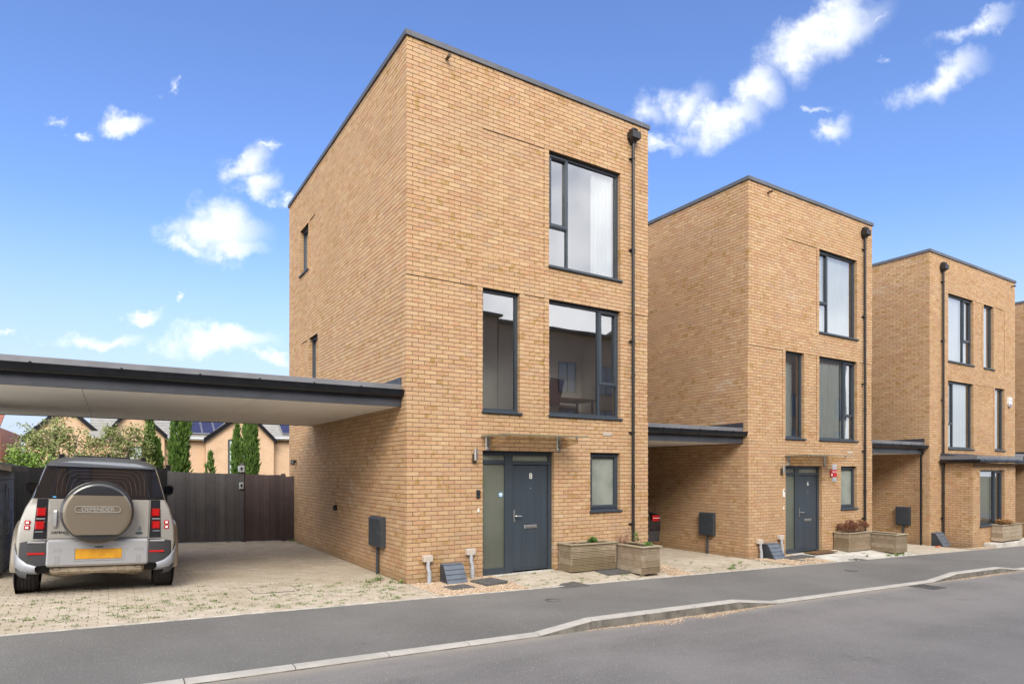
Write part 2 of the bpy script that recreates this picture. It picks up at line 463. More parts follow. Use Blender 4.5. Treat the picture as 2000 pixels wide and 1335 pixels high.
def asphalt(name, col, speck, sp_amt, sp_scale=170.0, patch=(0.3, 0.7), wear=None):
    m = bpy.data.materials.new(name); m.use_nodes = True; nt = m.node_tree; p = nt.nodes['Principled BSDF']
    geo = nd(nt, 'ShaderNodeNewGeometry'); pos = geo.outputs['Position']
    big = noise_tex(nt, pos, 0.35, 4.0, 0.6); fine = noise_tex(nt, pos, 85.0, 3.0, 0.7)
    vo = nd(nt, 'ShaderNodeTexVoronoi'); vo.inputs['Scale'].default_value = sp_scale; nt.links.new(pos, vo.inputs['Vector'])
    sepc = nd(nt, 'ShaderNodeSeparateColor'); nt.links.new(vo.outputs['Color'], sepc.inputs[0])
    base = mixc(nt, smooth(nt, big.outputs[0], patch[0], patch[1]), tuple(c * .80 for c in col), tuple(c * 1.16 for c in col))
    if wear:                                    # traffic-worn tracks along the street
        mp = nd(nt, 'ShaderNodeMapping'); mp.inputs['Scale'].default_value = (0.09, 0.8, 1.0); nt.links.new(pos, mp.inputs[0])
        tr = noise_tex(nt, mp.outputs[0], 1.0, 4.0, 0.6)
        base = mixc(nt, mth(nt, 'MULTIPLY', smooth(nt, tr.outputs[0], 0.42, 0.68), 0.6), base, wear)
    base = mixc(nt, mth(nt, 'MULTIPLY', smooth(nt, fine.outputs[0], 0.35, 0.8), 0.45), base, tuple(min(1, c * 1.5) for c in col))
    sp = mth(nt, 'MULTIPLY', mth(nt, 'GREATER_THAN', sepc.outputs[0], sp_amt), smooth(nt, vo.outputs['Distance'], 0.5, 0.15))
    st = noise_tex(nt, pos, 1.7, 5.0, 0.7)
    base = mixc(nt, mth(nt, 'MULTIPLY', smooth(nt, st.outputs[0], 0.60, 0.72), 0.35), base, tuple(c * .55 for c in col))
    base = mixc(nt, mth(nt, 'MULTIPLY', sp, 0.6), base, speck)
    if wear:                                    # dusty grit washed against the kerb
        sy = nd(nt, 'ShaderNodeSeparateXYZ'); nt.links.new(pos, sy.inputs[0])
        kk = mth(nt, 'ADD', sy.outputs[1], mth(nt, 'MULTIPLY', st.outputs[0], 0.35))
        base = mixc(nt, mth(nt, 'MULTIPLY', smooth(nt, kk, -3.95, -3.62), 0.75), base, (0.33, 0.295, 0.24))
    nt.links.new(base, p.inputs['Base Color']); p.inputs['Roughness'].default_value = 0.85; p.inputs['Specular IOR Level'].default_value = 0.3
    bp = nd(nt, 'ShaderNodeBump'); bp.inputs['Strength'].default_value = 0.6; bp.inputs['Distance'].default_value = 0.006
    nt.links.new(vo.outputs['Distance'], bp.inputs['Height']); nt.links.new(bp.outputs[0], p.inputs['Normal'])
    MATS[name] = m
    return m


def island_mat(name, cols, rough=0.8, var=0.25, vscale=18.0, src='joined', bump=0.3, bscale=50.0, dirt=None):
    """colour picked per separate piece"""
    m = bpy.data.materials.new(name); m.use_nodes = True; nt = m.node_tree; p = nt.nodes['Principled BSDF']
    geo = nd(nt, 'ShaderNodeNewGeometry'); pos = geo.outputs['Position']
    r = geo.outputs['Random Per Island'] if src == 'joined' else nd(nt, 'ShaderNodeObjectInfo').outputs['Random']
    ramp = nd(nt, 'ShaderNodeValToRGB'); nt.links.new(r, ramp.inputs[0]); cr = ramp.color_ramp; cr.interpolation = 'LINEAR'
    cr.elements[0].color = cols[0] + (1,); cr.elements[1].color = cols[-1] + (1,)
    for i, c in enumerate(cols[1:-1]):
        cr.elements.new((i + 1) / (len(cols) - 1)).color = c + (1,)
    n = noise_tex(nt, pos, vscale, 4.0, 0.65)
    c = mixc(nt, mth(nt, 'MULTIPLY', smooth(nt, n.outputs[0], 0.35, 0.75), var), ramp.outputs[0], tuple(x * .5 for x in cols[0]))
    if dirt:
        n2 = noise_tex(nt, pos, 0.9, 4.0, 0.6)
        c = mixc(nt, mth(nt, 'MULTIPLY', smooth(nt, n2.outputs[0], 0.45, 0.7), 0.5), c, dirt)
    nt.links.new(c, p.inputs['Base Color']); p.inputs['Roughness'].default_value = rough; p.inputs['Specular IOR Level'].default_value = 0.3
    if bump:
        n3 = noise_tex(nt, pos, bscale, 4.0, 0.6)
        bp = nd(nt, 'ShaderNodeBump'); bp.inputs['Strength'].default_value = bump; bp.inputs['Distance'].default_value = 0.006
        nt.links.new(n3.outputs[0], bp.inputs['Height']); nt.links.new(bp.outputs[0], p.inputs['Normal'])
    MATS[name] = m
    return m


M_MORTAR = mat('mortar', (0.17, 0.132, 0.088), 0.95, var=0.2, vscale=3.0)
M_FRAME = mat('frame_anthracite', (0.038, 0.050, 0.064), 0.42, var=0.12, vscale=2.0)
M_DOOR = mat('door_anthracite', (0.040, 0.052, 0.068), 0.38, var=0.15, vscale=1.6, bump=0.05, bscale=40, stretch=(6, 1, 0.5))
M_COPING = mat('coping_grey', (0.105, 0.108, 0.118), 0.5, 0.3, var=0.2, vscale=1.5)
M_GUTTER = mat('gutter_black', (0.010, 0.011, 0.014), 0.22, var=0.4, vscale=4.0)
M_FASCIA = mat('fascia_grey', (0.058, 0.062, 0.074), 0.45, 0.2, var=0.25, vscale=2.5)
M_FASCIA2 = mat('fascia_light', (0.21, 0.21, 0.225), 0.5, 0.3, var=0.2, vscale=2.0)
M_SOFFIT = mat('soffit_white', (0.90, 0.89, 0.86), 0.6, var=0.04, vscale=0.9)
M_PIPE = mat('pipe_brown', (0.014, 0.012, 0.012), 0.45, var=0.35, vscale=3.0)
M_GLASS = glass_mat('window_glass', 0.20)
M_PLASTER = mat('plaster', (0.86, 0.83, 0.76), 0.8)
M_FLOORIN = mat('floor_inside', (0.48, 0.40, 0.31), 0.6)
M_FROST = mat('frosted_glass', (0.115, 0.125, 0.100), 0.32, var=0.25, vscale=0.8, spec=0.7)
M_FROST2 = mat('frosted_glass_pale', (0.24, 0.26, 0.225), 0.30, var=0.3, vscale=1.2, spec=0.7)
M_STEEL = mat('brushed_steel', (0.56, 0.55, 0.52), 0.3, 0.9, var=0.1, vscale=20)
M_CHROME = mat('chrome', (0.75, 0.75, 0.76), 0.12, 1.0)
M_WHITE = mat('white_plastic', (0.72, 0.72, 0.70), 0.45)
M_GREYP = mat('grey_plastic', (0.42, 0.44, 0.47), 0.4, var=0.15, vscale=12)
M_BLACK = mat('black_plastic', (0.015, 0.015, 0.017), 0.4)
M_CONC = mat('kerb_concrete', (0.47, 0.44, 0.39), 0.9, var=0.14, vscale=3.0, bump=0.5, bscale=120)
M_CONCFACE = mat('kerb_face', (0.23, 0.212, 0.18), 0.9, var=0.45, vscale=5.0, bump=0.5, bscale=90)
M_EDGING = mat('edging_concrete', (0.55, 0.51, 0.44), 0.9, var=0.3, vscale=7.0, bump=0.4, bscale=90)
M_SLAB = mat('pale_concrete', (0.56, 0.53, 0.47), 0.9, var=0.25, vscale=2.5, bump=0.3, bscale=60)
M_METER = mat('meter_box', (0.040, 0.047, 0.056), 0.5, var=0.1, vscale=5)
M_CURTAIN = mat('curtain', (0.80, 0.85, 0.81), 0.8)
M_BLIND = mat('blind', (0.85, 0.86, 0.83), 0.7)
M_PAVEMENT = asphalt('pavement_asphalt', (0.158, 0.152, 0.141), (0.42, 0.41, 0.38), 0.88, 60.0)
M_ROAD = asphalt('road_asphalt', (0.19, 0.180, 0.169), (0.46, 0.45, 0.42), 0.88, 56.0, patch=(0.35, 0.65), wear=(0.245, 0.222, 0.208))
PAV_COLS = [(0.45, 0.385, 0.295), (0.50, 0.435, 0.345), (0.47, 0.40, 0.315), (0.55, 0.48, 0.385), (0.41, 0.345, 0.27)]
M_PAVE_J = island_mat('paver_joined', PAV_COLS, 0.9, 0.3, 22.0, 'joined', 0.4, 70, dirt=(0.33, 0.265, 0.18))
M_PAVE_S = island_mat('paver_single', PAV_COLS, 0.9, 0.3, 22.0, 'single', 0.4, 70, dirt=(0.33, 0.265, 0.18))
M_SAND = mat('joint_sand', (0.13, 0.10, 0.06), 0.95, var=0.35, vscale=8, bump=0.4, bscale=90)
M_GRAVEL = island_mat('gravel_stone', [(0.42, 0.30, 0.185), (0.56, 0.45, 0.32), (0.30, 0.17, 0.085), (0.68, 0.60, 0.49), (0.46, 0.27, 0.135), (0.17, 0.13, 0.10), (0.60, 0.48, 0.345), (0.33, 0.22, 0.14)], 0.75, 0.15, 60, 'joined', 0.0)
M_GRAVELBED = mat('gravel_bed', (0.24, 0.165, 0.10), 0.95, var=0.5, vscale=60)
M_COVER = mat('cast_cover', (0.072, 0.070, 0.070), 0.75, 0.2, var=0.45, vscale=14, bump=0.8, bscale=60, col2=(0.15, 0.142, 0.135))
M_GRASS = island_mat('weed_leaf', [(0.10, 0.17, 0.03), (0.15, 0.24, 0.05), (0.20, 0.27, 0.08), (0.08, 0.14, 0.03)], 0.7, 0.1, 10, 'joined', 0)
FENCE_COLS = [(0.105, 0.10, 0.103), (0.122, 0.115, 0.116), (0.095, 0.091, 0.094), (0.138, 0.13, 0.128)]


# ------------------------------------------------------------------ ground heights
SL = 0.027


def ss(a, b, x):
    t = max(0.0, min(1.0, (x - a) / (b - a))); return t * t * (3 - 2 * t)


def gz(x, y):
    z = -SL * x
    if x < 0:
        z += -x * 0.008 * max(0.0, min(1.0, (y + 1.25) / 2.0))
    return z


def kerb_h(x):
    h = 0.0
    for a, b, c, d in ((-18, -17, -9.6, -8.7), (0.02, 0.8, 3.55, 4.45), (9.3, 10.3, 12.4, 13.4), (18.2, 19.1, 21.4, 22.4), (27, 28, 40, 41)):
        h = max(h, min(1.0, max(0.0, (x - a) / (b - a))) * min(1.0, max(0.0, (d - x) / (d - c))))
    return 0.095 * h


def house_z(i):
    return (0.0, -0.243, -0.345, -0.60)[i]


def sheet(name, xs, ys, zf, m, kind='structure', parent=None):
    b = MB(); nx = len(xs)
    for y in ys:
        for x in xs:
            b.v.append((x, y, zf(x, y)))
    for j in range(len(ys) - 1):
        for i in range(nx - 1):
            b.f.append((j * nx + i, j * nx + i + 1, (j + 1) * nx + i + 1, (j + 1) * nx + i)); b.m.append(0)
    o = b.build(name, m, parent)
    if parent is None:
        o['kind'] = kind
    return o


def fr(a, b, n):
    return [a + (b - a) * i / n for i in range(n + 1)]


M_EARTH = mat('earth_grass', (0.075, 0.085, 0.035), 0.95, var=0.4, vscale=0.3, bump=0.3, bscale=8, col2=(0.12, 0.10, 0.06))
g = sheet('ground', fr(-500, 500, 2), fr(-500, 500, 2), lambda x, y: -2.6, M_EARTH); tag(g, 'low ground reaching out to the horizon')
g = sheet('garden_ground', fr(-60, 60, 6), fr(8.2, 75, 4), lambda x, y: -0.35, M_EARTH); tag(g, 'garden ground behind the dark fence')
ROAD_DROP = 0.028
road = sheet('road', fr(-45, 70, 46), fr(-9.45, -3.845, 6), lambda x, y: gz(x, -2) - ROAD_DROP, M_ROAD)
tag(road, 'worn grey asphalt road along the kerb')
xs = fr(-45, -2, 20) + fr(-1.8, 23, 124) + fr(25, 70, 20)
pav = sheet('pavement', xs, fr(-3.725, -1.30, 12), lambda x, y: gz(x, y) + kerb_h(x) * ss(-1.9, -3.725, y), M_PAVEMENT)
tag(pav, 'dark asphalt footway between the kerb and the houses')
far_pav = sheet('far_pavement', fr(-45, 70, 20), fr(-13.0, -9.6, 3), lambda x, y: gz(x, -2) + 0.03, M_PAVEMENT)
tag(far_pav, 'footway on the far side of the street')

# kerb stones, one object each
kerb = empty('kerb', (0, 0, 0)); tag(kerb, 'pale concrete kerb stones dipping at the driveways', 'kerb', kind='structure')
edges = [0.02 - 0.915 * k for k in range(11)] + [0.80, 1.715, 2.635, 3.55, 4.45, 5.42, 6.39, 7.36, 8.33, 9.30, 10.30, 11.35, 12.40, 13.40]
edges = sorted(edges + [13.40 + 0.96 * k for k in range(1, 6)] + [18.2 + .0, 19.1, 20.25, 21.4, 22.4] + [22.4 + 0.92 * k for k in range(1, 9)])
for x0, x1 in zip(edges[:-1], edges[1:]):
    if x0 < -9 or x1 > 30: continue
    b = MB(); n = 5
    prof = [(-3.85, -0.20), (-3.85, -0.018), (-3.838, -0.004), (-3.822, 0.0), (-3.725, 0.002), (-3.725, -0.20)]
    rings = []
    for i in range(n + 1):
        x = x0 + 0.005 + (x1 - x0 - 0.010) * i / n; z = gz(x, -2) + kerb_h(x)
        rings.append([(x, y, z + h) for y, h in prof])
    b.loft(rings, closed=True, cap0=True, cap1=True)
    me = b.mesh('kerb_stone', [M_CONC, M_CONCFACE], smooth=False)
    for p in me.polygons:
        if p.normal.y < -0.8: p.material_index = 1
    link('kerb_stone', me, kerb)
b = MB()
for x0, x1 in ((-45, -9.14), (29.77, 70)):
    b.loft([[(x, y, gz(x, -2) + h) for y, h in ((-3.85, -.2), (-3.85, -.015), (-3.83, 0), (-3.725, 0.002), (-3.725, -.2))] for x in (x0, x1)], closed=True, cap0=True, cap1=True)
b.loft([[(x, y, gz(x, -2) + h) for y, h in ((-9.6, -.2), (-9.6, 0.03), (-9.46, 0.03), (-9.45, 0.02), (-9.45, -.2))] for x in (-45, 70)], closed=True, cap0=True, cap1=True)
b.build('distant_kerb_run', M_CONC, kerb)

# concrete edging strips between footway and frontages
edg = empty('edging', (0, 0, 0)); tag(edg, 'thin pale concrete edging along the footway', 'edging', kind='structure')
x = -9.0
while x < 30:
    b = MB(); x1 = x + 0.9
    for xa, xb in ((x + 0.002, x1 - 0.002),):
        b.loft([[(q, -1.30, gz(q, -2) - .12), (q, -1.30, gz(q, -2) + .007), (q, -1.25, gz(q, -2) + .007), (q, -1.25, gz(q, -2) - .12)] for q in (xa, xb)], closed=True, cap0=True, cap1=True)
    b.build('edging_strip', M_EDGING, edg); x = x1

# ------------------------------------------------------------------ frontages: bedding sheets and block paving
def porch_z(x, y):
    """front strip of each house: level at the door, down to the footway edge"""
    for i, x0 in enumerate((0.0, 8.83, 17.7)):
        w = (5.5125, 5.5125, 6.4)[i]
        if x0 - 0.02 <= x <= x0 + w + 0.02:
            t = max(0.0, min(1.0, (y + 1.25) / 1.25)); top = house_z(i) - 0.005
            e0 = ss(x0, x0 + 1.2, x); t *= e0 if i != 2 else 0.0
            return gz(x, y) * (1 - t) + top * t - 0.0
    return gz(x, y)


def surf(x, y):
    return porch_z(x, y) if y < 0.02 else gz(x, y)


BAR = (-4.17, -9.875)


def cam_area(p):
    d = (p[0] - CAM[0], p[1] - CAM[1], p[2] - CAM[2]); z = d[0] * FWD[0] + d[1] * FWD[1]
    return z


def on_screen(p, pad=0.02):
    d = (p[0] - CAM[0], p[1] - CAM[1], p[2] - CAM[2]); z = d[0] * FWD[0] + d[1] * FWD[1]
    if z < 0.3: return None
    u = (1000 + 1238 * (d[0] * RGT[0] + d[1] * RGT[1]) / z) / 2000; v = (918 - 1238 * d[2] / z) / 1335
    if -pad < u < 1 + pad and -pad < v < 1 + pad: return (u * 2000, v * 1335, z)
    return None


def paving(name, label, x0, x1, y0, y1, single=300, hide=None):
    base = sheet(name, fr(x0, x1, 24), fr(y0, y1, 24), lambda x, y: surf(x, y) - 0.012, M_SAND)
    base['kind'] = 'structure'; base['label'] = label
    cells = []; ny = int((y1 - y0) / 0.106)
    for j in range(ny):
        ya = y0 + j * 0.106; off = (j % 2) * 0.1032
        q = x0 - off
        while q < x1:
            a, c = max(q, x0), min(q + 0.2005, x1)
            if c - a > 0.04: cells.append((a, c, ya, ya + 0.1005))
            q += 0.2064
    scored = []
    for cell in cells:
        cx, cy = (cell[0] + cell[1]) / 2, (cell[2] + cell[3]) / 2
        s = on_screen((cx, cy, surf(cx, cy)), 0.0)
        ok = s is not None and cell[1] - cell[0] > 0.19 and not (hide and hide(cx, cy))
        scored.append((s[2] if ok else 1e9, cell))
    scored.sort(key=lambda t: t[0])
    rr = random.Random(5)
    b = MB(); shared = None
    c = 0.007
    for n, (s, cell) in enumerate(scored):
        a0, a1, b0, b1 = cell; dz = rr.uniform(-0.0025, 0.0025)
        if n < single and s < 1e8:
            if shared is None:
                m = MB(); hx, hy = 0.10025, 0.05025
                m.v = [(-hx, -hy, -.05), (hx, -hy, -.05), (hx, hy, -.05), (-hx, hy, -.05), (-hx, -hy, -.004), (hx, -hy, -.004), (hx, hy, -.004), (-hx, hy, -.004),
                       (-hx + c, -hy + c, 0), (hx - c, -hy + c, 0), (hx - c, hy - c, 0), (-hx + c, hy - c, 0)]
                m.f = [(8, 9, 10, 11)] + [(i, (i + 1) % 4, 4 + (i + 1) % 4, 4 + i) for i in range(4)] + [(4 + i, 4 + (i + 1) % 4, 8 + (i + 1) % 4, 8 + i) for i in range(4)]
                m.m = [0] * 9; shared = m.mesh('paver', M_PAVE_S)
            cx, cy = (a0 + a1) / 2, (b0 + b1) / 2
            sx = (surf(cx + .1, cy) - surf(cx - .1, cy)) / .2; sy = (surf(cx, cy + .05) - surf(cx, cy - .05)) / .1
            link('paver', shared, base, (cx, cy, surf(cx, cy) + dz), (math.atan(sy), -math.atan(sx), rr.uniform(-.006, .006)))
        else:
            k = len(b.v)
            pts = [(a0, b0), (a1, b0), (a1, b1), (a0, b1)]; pin = [(a0 + c, b0 + c), (a1 - c, b0 + c), (a1 - c, b1 - c), (a0 + c, b1 - c)]
            b.v += [(px, py, surf(px, py) - .03) for px, py in pts] + [(px, py, surf(px, py) - .004 + dz) for px, py in pts] + [(px, py, surf(px, py) + dz) for px, py in pin]
            b.f += [(k + 8, k + 9, k + 10, k + 11)] + [(k + i, k + (i + 1) % 4, k + 4 + (i + 1) % 4, k + 4 + i) for i in range(4)] + [(k + 4 + i, k + 4 + (i + 1) % 4, k + 8 + (i + 1) % 4, k + 8 + i) for i in range(4)]
            b.m += [0] * 9
    if b.f:
        o = b.build('block_paving', M_PAVE_J, base); o['kind'] = 'stuff'
    return base


g = sheet('bounce_ground', fr(-24, -7.6, 6), fr(-1.248, 8.0, 4), lambda x, y: gz(x, y) - .004, M_SLAB); g['label'] = 'unseen pale ground left of the driveway, added to bounce light'  # pale sheet out of view, added to bounce light under the carport
paving('driveway', 'buff block paving of the driveway under the big carport', -7.6, -0.004, -1.248, 8.0, 300, lambda x, y: y > 0.6 and -5.45 < x < -3.2)
paving('porch_paving', 'small patch of weedy block paving before the door of house 8', 1.66, 4.95, -1.248, -0.03, 150, lambda x, y: y > -0.5 and x > 3.0)
paving('passage_driveway', 'buff block paving of the driveway between the first two houses', 5.62, 8.82, -1.248, 8.0, 100)
paving('far_driveway', 'buff block paving of the driveway between the second and third houses', 14.36, 17.69, -1.248, 8.0, 0)
g = sheet('forecourt_slab', fr(10.5, 14.3, 6), fr(-1.248, -0.03, 4), lambda x, y: surf(x, y), M_SLAB); g['label'] = 'pale dusty concrete forecourt before the second front door'
b = MB(); b.bbox(19.2, 24.4, -1.235, -0.875, -.80, -.405, .01); g = b.build('bay_path', M_SLAB); tag(g, 'pale concrete path in front of the bay window', kind='structure')


def gravel(name, label, x0, x1, y0, y1, n, seed, zf=None, rmin=.007, rmax=.017, heap=0.0, holes=()):
    zf = zf or surf
    rr = random.Random(seed); b = MB()
    for _ in range(n):
        x = rr.uniform(x0, x1); y = rr.uniform(y0, y1)
        if heap:                                     # strip that thins out away from the kerb
            y = y1 - (y1 - y0) * abs(rr.gauss(0, .5)) * (.15 + .85 * ss(x0, x0 + 1.4, x) * ss(x1, x1 - 1.6, x)) * (.6 + .8 * noise.noise((x * 2.3, 0, seed)))
            if rr.random() > .25 + .75 * ss(x0, x0 + 1.2, x) * ss(x1, x1 - 1.4, x): continue
            if y < y0 - .15: continue
        if any(h[0] < x < h[1] and h[2] < y < h[3] for h in holes): continue
        r = rr.uniform(rmin, rmax); z = zf(x, y) + r * .2
        k = len(b.v); a = rr.uniform(0, 6.28)
        for i in range(5):
            w = a + i * 1.2566; q = r * rr.uniform(.75, 1.2)
            b.v.append((x + q * math.cos(w), y + q * math.sin(w), z + rr.uniform(-.2, .3) * r))
        b.v.append((x + rr.uniform(-.3, .3) * r, y + rr.uniform(-.3, .3) * r, z + r * rr.uniform(.6, .95)))
        b.v.append((x, y, z - r * .7))
        b.f += [(k + i, k + (i + 1) % 5, k + 5) for i in range(5)] + [(k + (i + 1) % 5, k + i, k + 6) for i in range(5)]
        b.m += [0] * 10
    o = b.build(name, M_GRAVEL); tag(o, label, 'gravel', kind='stuff')
    return o


g = sheet('gravel_bed', fr(0.0, 1.66, 6), fr(-1.248, -0.02, 4), lambda x, y: surf(x, y) - .008, M_GRAVELBED); g['label'] = 'earth bed under the gravel left of door 8'
gravel('gravel', 'pale orange gravel in the bed left of door 8', 0.01, 1.645, -1.245, -0.01, 10500, 1)
g = sheet('gravel_bed', fr(4.95, 5.62, 3), fr(-1.248, -0.02, 4), lambda x, y: surf(x, y) - .008, M_GRAVELBED); g['label'] = 'earth bed under the gravel strip right of the planters'
gravel('gravel', 'strip of pale gravel at the right end of the first planters', 4.96, 5.61, -1.245, -0.02, 3400, 2)
g = sheet('gravel_bed', fr(8.83, 10.5, 6), fr(-1.248, -0.02, 4), lambda x, y: surf(x, y) - .008, M_GRAVELBED); g['label'] = 'earth bed under the gravel left of the second door'
gravel('gravel', 'gravel in the bed left of the second front door', 8.85, 10.49, -1.2, -0.02, 5200, 3, rmin=.008, rmax=.016)
gravel('gravel', 'thin gravel at the foot of the third house', 17.75, 20.1, -1.2, -0.9, 1600, 4, rmin=.008, rmax=.016)
gravel('gravel', 'gravel washed up along the kerb face on the road', 0.7, 4.3, -4.12, -3.86, 3600, 5, zf=lambda x, y: gz(x, -2) - ROAD_DROP, heap=1, rmin=.005, rmax=.011)
gravel('gravel', 'thin line of grit along the far raised kerb on the road', 9.6, 13.4, -4.0, -3.86, 1100, 6, zf=lambda x, y: gz(x, -2) - ROAD_DROP, heap=1, rmin=.006, rmax=.012)
# timber edging of the gravel beds
for (a, lab) in ((-0.0, None),):
    b = MB()
    b.box(1.652, 1.676, -1.245, -0.02, -0.10, 0.0)
    for v_i, p in enumerate(b.v):
        b.v[v_i] = (p[0], p[1], surf(p[0], p[1]) + (0.012 if p[2] > -.05 else -.1))
    b.loft([[(0.004 + .02 * i, y, surf(0.1, y) + z) for i, z in ((0, -.1), (0, .01), (1, .01), (1, -.1))] for y in (-1.245, -0.02)], closed=True, cap0=True, cap1=True)
    o = b.build('bed_edging', M_EDGING); tag(o, 'thin concrete edging round the gravel bed by door 8', 'edging', kind='structure')

# ------------------------------------------------------------------ houses
CS = 0.075
FB_HOUSE = far_brick('house_brick_far', (0.48, 0.29, 0.145), (0.43, 0.25, 0.13), (0.24, 0.18, 0.11))
WALL_BRICK = {}


def lay(width, k0, k1, holes, panels, parity, endcut=True):
    """bricks of a wall: (u0, u1, course, inset). holes (u0,u1,z0,z1), panels (u0,u1,z0,z1,inset)"""
    out = []
    for k in range(k0, k1):
        zm = (k + .5) * CS
        start = 0.0 if (k + parity) % 2 == 0 else 0.1125
        cuts = sorted([(h[0], h[1]) for h in holes if h[2] < zm < h[3]])
        iv = []; a = start
        for h0, h1 in cuts:
            if h0 > a: iv.append((a, h0))
            a = max(a, h1)
        if a < width: iv.append((a, width))
        ps = [p for p in panels if p[2] < zm < p[3]]
        for s, e in iv:
            pts = sorted({s, e} | {p[0] for p in ps if s < p[0] < e} | {p[1] for p in ps if s < p[1] < e})
            for a, b in zip(pts[:-1], pts[1:]):
                m = (a + b) / 2; ins = 0.0
                for p in ps:
                    if p[0] <= m <= p[1]: ins = p[4]
                n = math.floor((a - start + 1e-4) / 0.225); g0 = start + n * 0.225
                while g0 < b - 1e-4:
                    u0, u1 = max(g0, a), min(g0 + 0.215, b)
                    if u1 - u0 > 0.035: out.append((u0, u1, k, ins))
                    g0 += 0.225
    return out


def shell(b, width, z0, z1, holes, panels, depth, P, reveal=None, mi=0, u_start=0.0):
    us = sorted({u_start, width} | {h[i] for h in holes for i in (0, 1)} | {p[i] for p in panels for i in (0, 1)})
    zs = sorted({z0, z1} | {h[i] for h in holes for i in (2, 3)} | {p[i] for p in panels for i in (2, 3)})
    zs = [z for z in zs if z0 <= z <= z1]
    for a, c in zip(us[:-1], us[1:]):
        for e, f in zip(zs[:-1], zs[1:]):
            m, n = (a + c) / 2, (e + f) / 2
            if any(h[0] < m < h[1] and h[2] < n < h[3] for h in holes): continue
            d = depth + sum(p[4] for p in panels if p[0] < m < p[1] and p[2] < n < p[3])
            b.face([P(a, e, d), P(c, e, d), P(c, f, d), P(a, f, d)], mi)
    if reveal:
        for h in holes:
            for q in ([(h[0], h[2]), (h[0], h[3])], [(h[1], h[2]), (h[1], h[3])], [(h[0], h[2]), (h[1], h[2])], [(h[0], h[3]), (h[1], h[3])]):
                (a, e), (c, f) = q
                q_ = .004
                if a == c: a = c = a + (-q_ if a == h[0] else q_)
                else: e = f = e + (-q_ if e == h[2] else q_)
                b.face([P(a, e, depth), P(c, f, depth), P(c, f, reveal), P(a, e, reveal)], mi)


def brick_wall(house, origin, wall_name, width, z1, holes, panels, parity, side, pool, k0=-6, notch=False):
    P = (lambda u, v, d: (d, u, v)) if side else (lambda u, v, d: (u, d, v))
    b = MB(); shell(b, width, k0 * CS, z1, holes, panels, 0.009, P, 0.10, u_start=.028 if side else 0.0)
    for h in holes: pass
    wall = b.build(wall_name, M_MORTAR, house)
    for (u0, u1, k, ins) in lay(width, k0, round(z1 / CS), holes, panels, parity):
        if side and u0 == 0 and 2.925 < k * CS + .03 < 5.175 and notch: u0 = .018
        j = RNG.uniform(-0.0018, 0.0018)
        c = P((u0 + u1) / 2, k * CS + .0375, 0)
        w = (c[0] + origin[0], c[1] + origin[1], c[2] + origin[2])
        s = on_screen(w)
        area = 0.0
        if s:
            a, d = P(u0, k * CS, 0), P(u1, k * CS, 0)
            sa = on_screen((a[0] + origin[0], a[1] + origin[1], w[2]), .5); sb = on_screen((d[0] + origin[0], d[1] + origin[1], w[2]), .5)
            if sa and sb: area = abs(sb[0] - sa[0]) * 0.065 * 1238 / s[2]
        if w[2] < gz(w[0], 0) + 0.03 or u1 - u0 < .2: area *= 0
        pool.append((area, wall, P, side, u0, u1, k, ins + j))
    return wall


def finish_bricks(pool, n_single=300, block=None):
    pool.sort(key=lambda t: -t[0]); joined = {}; cnt = 0
    for (area, wall, P, side, u0, u1, k, d) in pool:
        L = round(u1 - u0, 3); hide = block and block(side, (u0 + u1) / 2, k * CS)
        if cnt < n_single and area > 0 and not hide:
            key = (side, L)
            if key not in WALL_BRICK:
                m = MB(); q = [P(0, 0, 0), P(L, .065, .1)]
                x = sorted((q[0][0], q[1][0])); y = sorted((q[0][1], q[1][1]))
                m.box(x[0], x[1], y[0], y[1], 0, .065)
                WALL_BRICK[key] = m.mesh('brick', BR['single'])
            o = link('brick', WALL_BRICK[key], wall, P(u0, k * CS + .005, d)); cnt += 1
        else:
            b = joined.setdefault(wall.name, (MB(), wall))[0]
            p0 = P(u0, k * CS + .005, d); p1 = P(u1, k * CS + .07, d + .1)
            b.box(p0[0], p1[0], p0[1], p1[1], p0[2], p1[2], skip='r' if side else 'k')
    for b, wall in joined.values():
        o = b.build('brickwork', BR['joined'], wall); o['kind'] = 'stuff'


